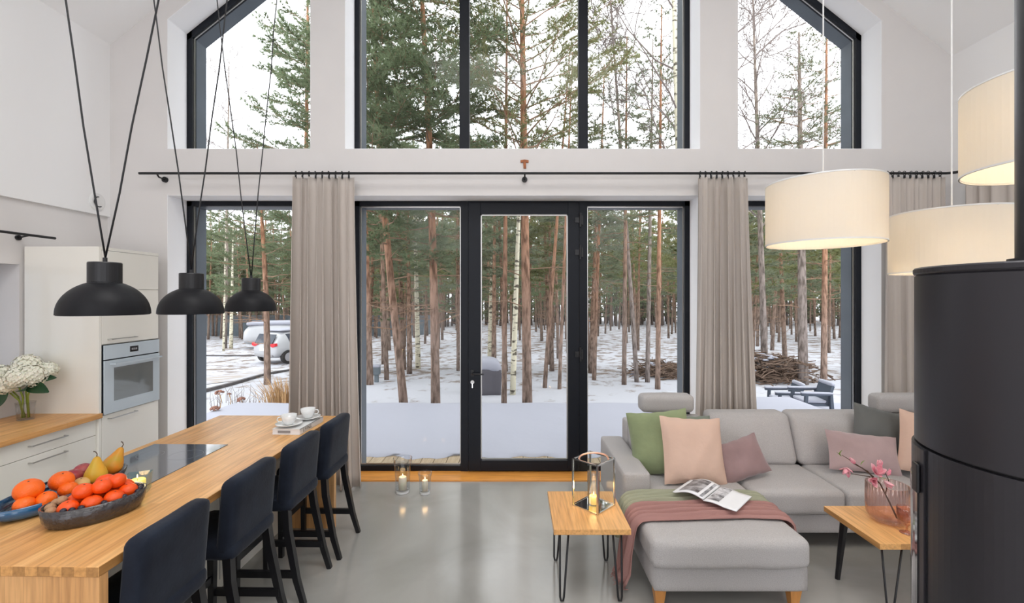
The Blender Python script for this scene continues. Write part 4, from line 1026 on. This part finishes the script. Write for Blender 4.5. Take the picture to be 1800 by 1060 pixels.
for c, d in [(W2(1513, 818), (.3, -.2, .9)), (W2(1545, 840), (.2, -.8, .3)), (W2(1478, 802), (-.5, 0, .6)), (W2(1476, 800), (.1, -.2, .9))]:
    mb = MB(); leafmesh(mb, c, d, .04, .022); mb.build('leaf', M['leafl'], mgn, smooth=True)

# ================================================================== OUTSIDE
def sm(t): t = max(0, min(1, t)); return t*t*(3-2*t)
def G(x, y):
    g = .36-.07*min(y, 22)-.02*max(0, min(y, 80)-22)
    g -= .28*sm((-x-6)/5)*sm((y-10)/10)
    return g+.03*math.sin(x*.9+y*.4)*math.sin(y*.7)*sm((y-9)/4)
def ground_at(px, py):
    k = (px-905)/F; q = (py-522)/F; lo, hi = 6.0, 90.0
    for _ in range(50):
        m_ = (lo+hi)/2
        if EYE-q*m_ > G(k*m_, m_): lo = m_
        else: hi = m_
    return Vector((k*lo, lo, G(k*lo, lo)))
def gfn(u, v):
    y = 5.0+(v**1.8)*115; x = (u-.5)*(60+y*2.6); return (x, y, G(x, y)-(0.15 if y < 7.5 and -5.2 < x < 4.9 else 0))
struct('ground', MB().grid(gfn, 110, 110), M['ground'], smooth=True)
# terrace
DX0, DX1, DY1 = -5.0, 5.9, 8.22
mb = MB(); n = int((DX1-DX0)/.15)
for i in range(n): mb.box(DX0+i*.15, DX0+i*.15+.143, YO+.035, DY1, -.10, -.06)
struct('terrace', mb, M['deck'])
def sfn(u, v):
    x = DX0-.05+(DX1-DX0+.1)*u; y = YO+.40+(DY1-YO-.37)*v
    if v == 0: y += .05*math.sin(x*7)+.04*math.sin(x*17+1)
    return (x, y, -.035+.006*math.sin(x*5+y*3)*math.sin(y*4) if 0 < v < 1 else (-.058 if v == 0 else -.07))
o = MB().grid(sfn, 120, 40).build('terrace_snow', M['snow'], None, smooth=True); tag(o, 'thin layer of snow covering the terrace boards outside the doors', 'snow', kind='stuff')

# fence, kerbs, track
o = MB()
for i in range(60): o.box(-56+i*.8, -56+i*.8+.78, 44, 44.04, -2.1, .1)
tag(o.build('fence', M['fence']), 'grey boundary fence seen far behind the tree trunks', 'fence')
def kerb(a, b, label, n=20):
    mb = MB(); a = Vector(a); b = Vector(b)
    pts = []
    for i in range(n+1):
        p = a.lerp(b, i/n); pts.append((p.x, p.y, G(p.x, p.y)+.03))
    mb.tube(pts, .07, 4, sq=True); tag(mb.build('kerb', M['kerb']), label, 'kerb')
k1 = ground_at(350, 692); k2 = ground_at(560, 640); k3 = ground_at(350, 626); k4 = ground_at(450, 626)
kerb(k1, k2, 'dark kerb edge running up to the right beside the driveway tree'); kerb(k3, k4, 'dark kerb line across the snow in front of the parked van')
trk = []
def tf(u, v):
    a = ground_at(330+150*u, 668-18*u+ (1-v)*12-6*0); return (a.x, a.y, a.z+.012)
tag(MB().grid(tf, 12, 6).build('driveway_track', mat('thawed_track', (.34, .29, .24), .9, col2=(.46, .47, .52), vscale=1.6)), 'thawed brownish wheel track across the snowy driveway', 'track')

# ------------------------------------------------------------------ cars
def loft(mb, secs):
    n = len(secs[0]); vs_ = [p for s_ in secs for p in s_]; fs_ = []
    for i in range(len(secs)-1):
        for k in range(n): fs_.append((i*n+k, (i+1)*n+k, (i+1)*n+(k+1) % n, i*n+(k+1) % n))
    fs_.append(tuple(range(n))); fs_.append(tuple(range(len(secs)*n-1, (len(secs)-1)*n-1, -1))); mb.add(vs_, fs_)
cp_ = ground_at(478, 641)
cr = thing('car', 'white hatchback with red tail lights parked in the snowy drive', 'car', (cp_.x-.42, cp_.y, cp_.z+.03), R(-26)); cr.scale = (1.08, 1.08, 1.08)
# local: y forward (away), x right; rear at y=0
def sec(y, hw, z0, zs_, zr_, hr): return [(-hw*.92, y, z0), (hw*.92, y, z0), (hw, y, zs_*.6), (hw*.97, y, zs_), (hr, y, zr_), (hr*.6, y, zr_+.03), (-hr*.6, y, zr_+.03), (-hr, y, zr_), (-hw*.97, y, zs_), (-hw, y, zs_*.6)]
mb = MB(); loft(mb, [sec(0, .74, .40, .78, .80, .62), sec(.06, .82, .25, .92, .96, .66), sec(.35, .85, .2, .95, 1.40, .60), sec(.9, .85, .2, .95, 1.48, .62), sec(1.9, .85, .2, .95, 1.46, .62), sec(2.9, .85, .2, .93, .98, .6), sec(3.7, .8, .2, .8, .86, .55), sec(3.9, .7, .25, .6, .66, .5)])
mb.build('body', M['carpaint'], cr, smooth=True, sub=1)
MB().grid(lambda u, v: (-.60+1.2*u, -.01+.24*v, .95+.40*v), 6, 4).build('rear_window', M['carglass'], cr, solid=.02)
MB().grid(lambda u, v: (.80-.17*v, .75+2.0*u-.1*v, .97+.38*v), 6, 4).build('side_window', M['carglass'], cr, solid=.03)
for s_ in (-1, 1):
    MB().prism_xz([(s_*.34, .90), (s_*.78, .97), (s_*.80, .84), (s_*.62, .78)], -.02, .12).build('tail_light', M['taill'], cr)
MB().box(-.26, .26, -.02, .03, .60, .72).build('number_plate', M['socket'], cr)
MB().box(-.60, .60, -.03, .1, .34, .44).build('bumper', M['grey'], cr, bevel=.02)
for x in (-.80, .80):
    for y in (.62, 3.0):
        wv = MB().lathe([(.0, -.1), (.26, -.1), (.31, -.08), (.31, .08), (.26, .1), (.0, .1)], 28).build('wheel', M['tyre'], cr, loc=(x, y, .31), rot=(0, PI/2, 0))
        MB().lathe([(.0, -.11), (.2, -.11), (.2, .11), (.0, .11)], 16).build('rim', M['rim'], wv)
MB().soft(-.6, .6, .45, 2.4, 1.47, 1.55, .04, .02, 6).build('snow_cap', M['snow'], cr, smooth=True)
q = ground_at(440, 612)
cv = thing('snowy_van', 'white van under a thick layer of snow parked behind the hatchback', 'van', q, R(-70)); cv.scale = (1, .95, .72)
mb = MB(); loft(mb, [sec(-.4, .9, .5, 1.3, 1.5, .7), sec(0, 1.05, .35, 1.5, 2.2, .85), sec(.5, 1.1, .3, 1.5, 2.4, .9), sec(3.4, 1.1, .3, 1.5, 2.4, .9), sec(4.2, 1.05, .3, 1.3, 1.6, .85), sec(5.0, .95, .3, 1.0, 1.1, .7)])
mb.build('body', M['carpaint'], cv, smooth=True, sub=1)
MB().soft(-.95, .95, -.1, 3.7, 2.2, 2.55, .15, .03, 8).build('snow_cap', M['snow'], cv, smooth=True)
for x in (-1.0, 1.0):
    for y in (.8, 3.6):
        MB().lathe([(.0, -.1), (.3, -.1), (.34, -.08), (.34, .08), (.3, .1), (.0, .1)], 24).build('wheel', M['tyre'], cv, loc=(x, y, .34), rot=(0, PI/2, 0))


# ------------------------------------------------------------------ garden things
q = ground_at(858, 692)
gl = thing('covered_grill', 'garden grill under a dark cover with a cap of snow, outside the door', 'grill', q, .1)
m_ = MB().soft(-.42, .30, -.3, .3, 0, .62, .06, 0, 10); m_.v = [(x*(1-.10*z)+.012*math.sin(z*9+y*11), y*(1-.1*z)+.015*math.sin(x*14), z) for x, y, z in m_.v]
m_.build('cover', M['cover'], gl, smooth=True)
m_ = MB().soft(-.40, .30, -.30, .30, .56, .84, .12, .02, 12); m_.v = [(x, y, z-(.10*max(0, x/.3)**2 if z > .6 else .04*math.sin(x*13)*.9)) for x, y, z in m_.v]
m_.build('snow_cap', M['snow'], gl, smooth=True)
q = ground_at(662, 672)
bl = thing('garden_bollard_lamp', 'small dark bollard lamp capped with snow left of the leaning trunks', 'garden lamp', q)
MB().box(-.05, .05, -.05, .05, 0, .22).build('post', M['fence'], bl)
MB().box(-.09, .09, -.09, .09, .22, .42).build('lamp_head', M['fence'], bl, bevel=.01)
MB().soft(-.10, .10, -.10, .10, .42, .49, .03, .01, 6).build('snow_cap', M['snow'], bl, smooth=True)

def make_lounge(label, loc, rz):
    c_ = thing('garden_armchair', label, 'armchair', loc, rz, 'snowy garden armchairs on the terrace')
    # faces -x, arms run along x
    for s_ in (-1, 1):
        y = s_*.30
        MB().prism_xz([(-.34, .0), (-.27, .0), (-.24, .40), (.30, .42), (.32, 0), (.40, 0), (.36, .46), (-.40, .45), (-.40, .40), (-.31, .40)], y-.035, y+.035).build('arm_frame', M['outchair'], c_)
        MB().soft(-.41, .37, y-.05, y+.05, .452, .49, .018, .005, 6).build('arm_snow', M['snow'], c_, smooth=True)
    MB().box(-.30, .32, -.265, .265, .16, .22).build('seat', M['outchair'], c_)
    MB().soft(-.31, .28, -.26, .26, .22, .29, .03, .01, 6).build('seat_snow', M['snow'], c_, smooth=True)
    MB().prism_xz([(.22, .2), (.30, .2), (.45, .62), (.38, .64)], -.265, .265).build('backrest', M['outchair'], c_)
    MB().soft(.36, .47, -.27, .27, .62, .70, .035, .01, 6).build('back_snow', M['snow'], c_, smooth=True)
    return c_
for lb, px, py, d in [('snowy slate garden armchair nearer the house, right of the low table', 1424, 723, 7.75), ('snowy slate garden armchair farther from the house, left of the other', 1378, 700, 8.7)]:
    P = pt(px, d, py); c_ = make_lounge(lb, (P.x, d, -.055 if d < 8 else G(P.x, d)), R(-8)); c_.scale = (.62, .8, .72)
t = thing('garden_table', 'low snow-topped garden table on the terrace, behind the sofa', 'table', (3.6, 6.35, -.058))
MB().box(-.52, .52, -.48, .48, .34, .40).build('tabletop', M['outchair'], t, bevel=.005)
MB().soft(-.52, .52, -.48, .48, .395, .435, .02, .004, 8).build('snow_layer', M['snow'], t, smooth=True)
for sx in (-1, 1):
    for sy in (-1, 1): MB().box(sx*.46-.03, sx*.46+.03, sy*.42-.03, sy*.42+.03, 0, .34).build('leg', M['outchair'], t)

# brush pile
rnd = random.Random(21)
def brushpile(label, px, py, w_, h_, n=900):
    q = ground_at(px, py); b_ = thing('brush_pile', label, 'brush pile', q)
    mb = MB()
    for i in range(n):
        x = rnd.gauss(0, w_*.42); y = rnd.gauss(0, .6); hz_ = h_*math.exp(-(x/w_)**2*1.2); z = rnd.random()*hz_
        a = rnd.random()*6; l_ = rnd.uniform(.15, .45); dv = Vector((math.cos(a), math.sin(a)*.5, rnd.uniform(-.35, .35)))*l_
        p = Vector((x, y, z)); mb.tube([p-dv, p+Vector((0, 0, .03)), p+dv], rnd.uniform(.006, .02), 4)
    mb.build('sticks', M['brush'], b_)['kind'] = 'stuff'
    mb = MB()
    for i in range(40):
        x = rnd.gauss(0, w_*.4); y = rnd.uniform(-.5, .3); z = h_*math.exp(-(x/w_)**2*1.2)*rnd.uniform(.55, 1.0)
        mb.sphere((x, y, z), rnd.uniform(.05, .13), 8, 5, .35)
    mb.build('snow_patches', M['snow'], b_, smooth=True)
brushpile('heap of dark brushwood dusted with snow seen through the right window', 1352, 668, 1.2, .75)
brushpile('low snowy heap of branches seen through the pane beside the door', 1165, 660, 1.0, .40, 500)
# dried flowers and grass
def dryflower(px, py, hh, r, label):
    q = ground_at(px, py); o = thing('dried_flower', label, 'dried flower', q, 0, 'dried flower heads by the terrace')
    MB().tube([(0, 0, 0), (.03, 0, hh*.6), (.0, 0, hh)], .006, 5).build('stalk', M['drygrass'], o)
    mb = MB()
    for i in range(40):
        a = rnd.random()*6; e = rnd.uniform(-.3, 1.4); v = Vector((math.cos(a)*math.cos(e), math.sin(a)*math.cos(e), math.sin(e)*.6))*r
        mb.sphere(Vector((0, 0, hh))+v, r*.25, 6, 4)
    mb.build('flower_head', M['dryflower'], o)
dryflower(386, 726, .36, .065, 'tallest brown dried flower head behind the pendants'); dryflower(424, 722, .20, .065, 'low brown dried flower head right of the others'); dryflower(403, 724, .32, .03, 'small dark dried bud between the larger dried heads'); dryflower(378, 737, .17, .065, 'brown dried flower head lowest at the left pane edge')
q = ground_at(500, 712); o = thing('dry_grass_tuft', 'tuft of straw-coloured dry grass beside the taupe curtain', 'grass', q)
mb = MB()
for i in range(260):
    x, y = rnd.gauss(0, .16), rnd.gauss(0, .12); l_ = rnd.uniform(.25, .6)
    mb.tube([(x, y, 0), (x*1.2, y*1.2, l_*.6), (x*1.7+rnd.uniform(-.05, .05), y*1.6, l_)], [.006, .005, .001], 3, cap=False)
b_ = mb.build('blades', M['drygrass'], o); b_['kind'] = 'stuff'
q = ground_at(440, 712); o = MB()
for i in range(70):
    x, y = rnd.uniform(-.7, .6), rnd.gauss(0, .3); l_ = rnd.uniform(.12, .4)
    o.tube([(x, y, 0), (x+rnd.uniform(-.05, .05), y, l_*.6), (x+rnd.uniform(-.1, .1), y, l_)], [.005, .004, .002], 3, cap=False)
tag(o.build('dry_stalks', M['twigs'], None, loc=q), 'thin dry stalks poking out of the snow bed behind the pendants', 'plant', kind='stuff')

# ------------------------------------------------------------------ trees
class Tri:
    """needle tufts"""
    def __init__(s, seed): s.mb = MB(); s.r = random.Random(seed)
    def tuft(s, p, d, L_, w_, n, spread=.9):
        r = s.r; v = s.mb.v; f = s.mb.f; u = r.uniform; px, py, pz = p
        for _ in range(n):
            dx = d.x+u(-spread, spread); dy = d.y+u(-spread, spread); dz = d.z+u(-spread, spread)
            k = L_*u(.6, 1.1)/math.sqrt(dx*dx+dy*dy+dz*dz+1e-6)
            sx, sy, sz = u(-1, 1), u(-1, 1), u(-1, 1); m_ = w_/math.sqrt(sx*sx+sy*sy+sz*sz+1e-6)
            b = len(v); v.append((px-sx*m_, py-sy*m_, pz-sz*m_)); v.append((px+sx*m_, py+sy*m_, pz+sz*m_)); v.append((px+dx*k, py+dy*k, pz+dz*k)); f.append((b, b+1, b+2))
def pine(label, base, H, r0, lean, crown0, crownr, seed, nb=36, tl=.13, tw=.008, nn=11, per=7, mats=('bark', 'branch', 'needle'), grp=None, droop=.1, tip=.35, curve=0.0, dead=6, name='pine_tree', dense=1.0):
    rn = random.Random(seed); root = thing(name, label, 'tree', base, 0, grp)
    def tr(z):
        t = z/H; return Vector((lean[0]*t+curve*math.sin(t*PI*1.3), lean[1]*t, z))
    mb = MB(); k = 14
    mb.tube([tr(H*i/k)-Vector((0, 0, .15 if i == 0 else 0)) for i in range(k+1)], [r0*(1.12 if i == 0 else 1)*(1-.80*(i/k)**1.3) for i in range(k+1)], 10)
    mb.build('trunk', M[mats[0]], root, smooth=True)
    br = MB(); T = Tri(seed+99)
    for i in range(nb):
        t = i/max(1, nb-1); z = crown0+(H-crown0)*t**.9
        a = i*2.4+rn.uniform(-.5, .5)
        shape = (1-t)**.6*(.55+.45*min(1, t*4)); Lb = crownr*max(.12, shape)*rn.uniform(.75, 1.15)
        rise = (tip*t+(-droop)*(1-t))
        d = Vector((math.cos(a), math.sin(a), rise)); p0 = tr(z); pts = [p0]
        side = Vector((-math.sin(a), math.cos(a), 0))
        ns = 5; bend = rn.uniform(-.25, .25); up_ = rn.uniform(.1, .35)
        for j in range(1, ns+1):
            s_ = j/ns; pts.append(p0+d*(Lb*s_)+side*(bend*Lb*s_*s_)+Vector((0, 0, up_*Lb*s_*s_*.5+rn.uniform(-.03, .03)*Lb)))
        rb = max(.008, r0*.22*(1-t*.6)); br.tube(pts, [rb*(1-.85*j/ns) for j in range(ns+1)], 4, cap=False)
        nsub = max(3, int(per*Lb/crownr*dense)+1)
        for q in range(nsub):
            s_ = .22+.78*(q+rn.random())/nsub; s_ = min(.999, s_); j = int(s_*ns); pp = pts[j].lerp(pts[j+1], s_*ns-j)
            sg = 1 if q % 2 else -1; ds = (d.normalized()*.7+side*sg*rn.uniform(.3, 1.0)+Vector((0, 0, rn.uniform(-.15, .45)))).normalized()
            l2 = Lb*.46*(1.15-s_)*rn.uniform(.7, 1.3)+.10; e = pp+ds*l2+Vector((0, 0, .08*l2))
            br.tube([pp, pp.lerp(e, .5)+Vector((0, 0, -.03*l2)), e], [rb*.35, rb*.25, .003], 3, cap=False)
            m_ = max(2, int(l2/(tl*.50)))
            for c in range(m_):
                f_ = (c+.6)/m_; x = pp.lerp(e, f_); T.tuft(x, ds, tl, tw, nn)
            if l2 > .35:
                for sg2 in (-1, 1):
                    x0 = pp.lerp(e, rn.uniform(.3, .6)); d3 = (ds+side*sg2*.8+d*.3*sg2+Vector((0, 0, rn.uniform(0, .3)))).normalized(); e3 = x0+d3*l2*.45
                    br.tube([x0, e3], [rb*.2, .003], 3, cap=False)
                    for c in range(max(1, int(l2*.45/(tl*.55)))): T.tuft(x0.lerp(e3, (c+1)/max(1, int(l2*.45/(tl*.55)))), d3, tl, tw, nn)
    for i in range(dead):
        z = rn.uniform(crown0*.45, crown0); a = rn.random()*6.28; Lb = rn.uniform(.4, 1.3)*crownr*.5; p0 = tr(z); d = Vector((math.cos(a), math.sin(a), rn.uniform(-.1, .3)))
        pts = [p0, p0+d*Lb*.5+Vector((0, 0, rn.uniform(-.1, .1))), p0+d*Lb]; br.tube(pts, [r0*.13, r0*.09, .004], 4, cap=False)
        for q in range(3):
            e = pts[1]+Vector((rn.uniform(-.4, .4), rn.uniform(-.4, .4), rn.uniform(-.15, .35)))*Lb*.7; br.tube([pts[1], e], [.006, .002], 3, cap=False)
    br.build('branches', M[mats[1]], root); T.mb.build('foliage', M[mats[2]], root)
    return root
def baretree(label, base, H, r0, lean, seed, split0=.35, nb=10, depth=3, mats=('birch', 'twigs'), name='birch_tree', grp=None, wide=.5, curve=0):
    rn = random.Random(seed); root = thing(name, label, 'tree', base, 0, grp)
    def tr(z):
        t = z/H; return Vector((lean[0]*t+curve*math.sin(t*PI), lean[1]*t, z))
    k = 12; MB().tube([tr(H*i/k)-Vector((0, 0, .15 if i == 0 else 0)) for i in range(k+1)], [r0*(1-.88*(i/k)**1.1) for i in range(k+1)], 10).build('trunk', M[mats[0]], root, smooth=True)
    br = MB()
    def grow(p, d, L_, r, dep):
        pts = [p]; q = p.copy(); dd = d.copy(); n = 5
        for j in range(n):
            dd = (dd+Vector((rn.uniform(-.22, .22), rn.uniform(-.22, .22), rn.uniform(-.1, .2)-.10*(dep < 1)))).normalized(); q = q+dd*L_/n; pts.append(q.copy())
        br.tube(pts, [max(.0065, r*(1-.75*j/n)) for j in range(n+1)], 4 if dep > 1 else 3, cap=False)
        if dep <= 0: return
        for _ in range(4 if dep > 1 else 5):
            j = rn.randint(1, n); a = rn.random()*6.28; s_ = dd.orthogonal().normalized(); s_ = Matrix.Rotation(a, 3, dd) @ s_
            grow(pts[j], (dd*.8+s_*rn.uniform(.4, .9)).normalized(), L_*rn.uniform(.4, .62), r*.45, dep-1)
    for i in range(nb):
        t = split0+(1-split0)*i/nb; a = i*2.4+rn.random(); p = tr(H*t); L_ = H*wide*(1-t*.75)*rn.uniform(.5, .8)*.5
        grow(p, Vector((math.cos(a)*.8, math.sin(a)*.8, rn.uniform(.5, 1.0))).normalized(), L_, r0*.35*(1-t*.6), depth-1)
    br.build('twigs', M[mats[1]], root); return root

def lean_to(px0, base, px1, py1, H):
    """x lean over the full height so that the trunk passes the given bearing at the given height"""
    z = EYE-(py1-522)/F*base.y-base.z; x = (px1-905)/F*base.y; return (x-base.x)/z*H
def fp(label, px0, py0, px1, py1, wpx, H, crown0, crownr, seed, dmax=None, **k):
    b = ground_at(px0, py0); r0 = wpx/2*b.y/F
    return pine(label, b, H, r0*.92, (lean_to(px0, b, px1, py1, H), 0), crown0, crownr, seed, **k)
fp('straight thick orange-barked pine in the middle, behind the door glass', 927, 712, 918, 30, 18, 11.5, 4.2, 2.7, 11, nb=84, per=9, mats=('bark', 'branch', 'needle2'), tip=.9, droop=-.35, dead=6, nn=9, dense=1.0, tl=.15)
fp('leaning pine second from the left behind the left pane of the glazed doors', 766, 712, 744, 100, 17, 11.5, 3.4, 2.3, 12, nb=80, per=15, dead=8, nn=14, tl=.15, tw=.0095, curve=.06)
fp('leaning pine nearest the left edge of the glazed doors', 711, 712, 684, 360, 16, 10.5, 2.9, 2.3, 13, nb=76, per=15, dead=10, nn=14, tl=.15, tw=.0095, curve=-.10)
fp('slim orange pine just left of the thick pine in the door glass', 886, 710, 889, 300, 10, 9.0, 4.6, 1.5, 14, nb=22, per=5, mats=('bark', 'branch', 'needle3'))
fp('pine beside the driveway, seen under the farthest black pendant', 470, 676, 458, 350, 12, 6.6, 2.3, 2.2, 15, nb=40, per=9, curve=.05)
fp('leafy pine whose crown fills the right edge of the upper left window', 535, 672, 540, 100, 12, 12.5, 3.0, 2.3, 16, nb=64, per=12, tl=.16, tw=.011)
fp('grey-barked pine seen between the drum lamp and the right window frame', 1412, 676, 1406, 200, 17, 9.6, 4.2, 1.7, 17, nb=36, per=7, mats=('greybark', 'branch', 'needle3'))
fp('slim pine nearest the right frame of the lower right window', 1448, 680, 1452, 200, 11, 10.0, 4.0, 1.8, 18, nb=38, per=7, mats=('bark', 'branch', 'needle3'))
fp('slim orange pine in the pane right of the door', 1156, 684, 1160, 300, 10, 9.5, 4.0, 1.6, 19, nb=26, per=6, mats=('bark', 'branch', 'needle3'))
fp('crooked thin pine leaning right near the right side of the door glass', 957, 682, 976, 430, 8, 8.8, 4.2, 1.3, 20, nb=20, per=5, mats=('bark', 'branch', 'needle3'))
fp('thin straight pine at the right side of the door glass', 983, 684, 993, 430, 7, 8.5, 4.4, 1.3, 21, nb=20, per=5, mats=('bark', 'branch', 'needle2'))
fp('brown trunk at the left edge of the glazed doors, beside the bollard lamp', 650, 676, 642, 400, 14, 12.5, 4.2, 2.4, 22, nb=46, per=9, mats=('bark', 'branch', 'needle'), tl=.16, tw=.011)
fp('thin pine just right of the bollard lamp', 680, 668, 671, 420, 9, 12.0, 4.4, 2.0, 23, nb=36, per=8, mats=('bark2', 'branch', 'needle'), tl=.16, tw=.011)
fp('slim trunk close to the hinge side of the door, in the right pane', 1044, 668, 1052, 430, 8, 9.3, 4.0, 1.6, 24, nb=26, per=6, mats=('bark', 'branch', 'needle3'), tl=.16, tw=.011)
fp('slim trunk in the middle of the pane right of the door', 1097, 676, 1099, 430, 9, 9.3, 3.8, 1.7, 25, nb=28, per=6, mats=('bark2', 'branch', 'needle3'), tl=.16, tw=.011)
fp('grey slim trunk left of the orange pine in the right pane', 1138, 672, 1142, 430, 9, 9.6, 4.2, 1.6, 26, nb=26, per=6, mats=('greybark', 'branch', 'needle3'), tl=.16, tw=.011)
def bt(label, px0, py0, px1, py1, wpx, H, seed, **k):
    b = ground_at(px0, py0); return baretree(label, b, H, wpx/2*b.y/F*1.05, (lean_to(px0, b, px1, py1, H), 0), seed, **k)
bt('yellowish birch at the right edge of the pane right of the door', 1206, 700, 1186, 40, 15, 15.0, 31, nb=24, depth=4, split0=.30, wide=.75)
bt('white birch leaning slightly behind the door glass', 901, 694, 911, 400, 10, 8.6, 32, nb=8, depth=2, split0=.5)
bt('white birch behind the snow-capped grill', 862, 640, 867, 400, 11, 10, 33, nb=8, depth=2, split0=.5)
bt('bare branching tree filling the upper right window', 1345, 664, 1330, 200, 11, 13.5, 34, nb=30, depth=4, split0=.34, wide=1.1, mats=('greybark', 'twigs'), name='bare_tree')
bt('bare leaning tree behind the right pane of the upper centre window', 1120, 672, 1080, 100, 8, 14.0, 35, nb=22, depth=4, split0=.36, wide=.9, mats=('greybark', 'twigs'), name='bare_tree')
bt('small bare tree against the sky in the upper left window', 395, 612, 400, 300, 7, 20, 36, nb=22, depth=4, split0=.45, wide=.7, mats=('greybark', 'twigs'), name='bare_tree')
bt('birch with pale bark in front of the grey fence, left window', 406, 613, 408, 500, 6, 9, 37, nb=6, depth=2, split0=.5)
bt('slim birch at the snowy bank, left window', 393, 617, 395, 500, 4, 8, 38, nb=6, depth=2, split0=.5)
bt('pale birch behind the leaning pines in the left pane', 735, 648, 730, 400, 9, 11, 39, nb=8, depth=2, split0=.5)

# the deep forest: five kinds of tree copied
protos = []
for i in range(5):
    p = pine('x', (0, 0, 0), 10.6+.35*i, .085+.008*(i % 3), (random.Random(i).uniform(-.6, .6), 0), [3.4, 4.2, 3.0, 4.8, 3.8][i], [2.1, 1.8, 2.2, 1.7, 2.0][i], 60+i, nb=36, tl=.27, tw=.026, nn=8, per=7,
             mats=('bark2', 'branch', ['needle3', 'needle2', 'needle', 'needle3', 'needle2'][i]), grp='slender pines of the forest behind', dead=9)
    protos.append(p)
rnd = random.Random(77); placed = []; used = [0]*5; tries = 0
while len(placed) < 235 and tries < 12000:
    tries += 1
    y = 14+(rnd.random()**.85)*44; k = rnd.uniform(-.86, .86); x = k*y
    if -.80 < k < -.44 and y < 40: continue
    if any((x-a)**2+(y-b)**2 < 1.4 for a, b in placed): continue
    i = rnd.randrange(5); o = protos[i] if not used[i] else copy_tree(protos[i]); used[i] = 1
    o.location = (x, y, G(x, y)); o.rotation_euler = (0, 0, rnd.random()*6.28); s_ = rnd.uniform(.85, 1.15)
    hmax = (EYE+.315*y-G(x, y))/(10.6+.35*i)*rnd.uniform(.9, 1.12); sz_ = min(s_, hmax); o.scale = (max(.8, s_), max(.8, s_), sz_)
    o['label'] = 'slender pine of the forest standing well behind the garden trees' if y < 30 else 'distant slender pine deep in the forest'
    placed.append((x, y))
# trees along the far drive
for i in range(22):
    x = -34+i*1.0+rnd.uniform(-.5, .5); y = rnd.uniform(36, 46); o = copy_tree(protos[i % 5]); o.location = (x, y, G(x, y)); o.rotation_euler = (0, 0, rnd.random()*6); s_ = rnd.uniform(.85, 1.0); o.scale = (s_*1.2, s_*1.2, s_)
    o['label'] = 'low bushy pine behind the parked vehicles'; o['group'] = 'pines behind the driveway'
# the mass of forest beyond, where single trees cannot be told apart
fr = thing('far_forest', 'dense mass of dark trunks and crowns closing off the forest far away', 'forest'); fr['kind'] = 'stuff'
mb = MB(); T = Tri(5)
for i in range(900):
    k = rnd.uniform(-1.0, 1.0); y = rnd.uniform(58, 84); x = k*y; z = G(x, y); h_ = rnd.uniform(11, 15)
    mb.tube([(x, y, z-.2), (x+rnd.uniform(-.4, .4), y, z+h_)], [.16, .05], 5, cap=False)
    for j in range(34):
        t_ = rnd.random(); zz = z+1.0+(h_-1.0)*t_; a = rnd.random()*6.28; r_ = rnd.uniform(.2, 2.4)*(1.05-t_)
        T.tuft(Vector((x+math.cos(a)*r_, y+math.sin(a)*r_, zz)), Vector((math.cos(a), math.sin(a), .2)), .9, .10, 7)
mb.build('trunks', mat('far_dark_bark', (.13, .10, .085), .9), fr)['kind'] = 'stuff'; T.mb.build('foliage', M['needle3'], fr)['kind'] = 'stuff'
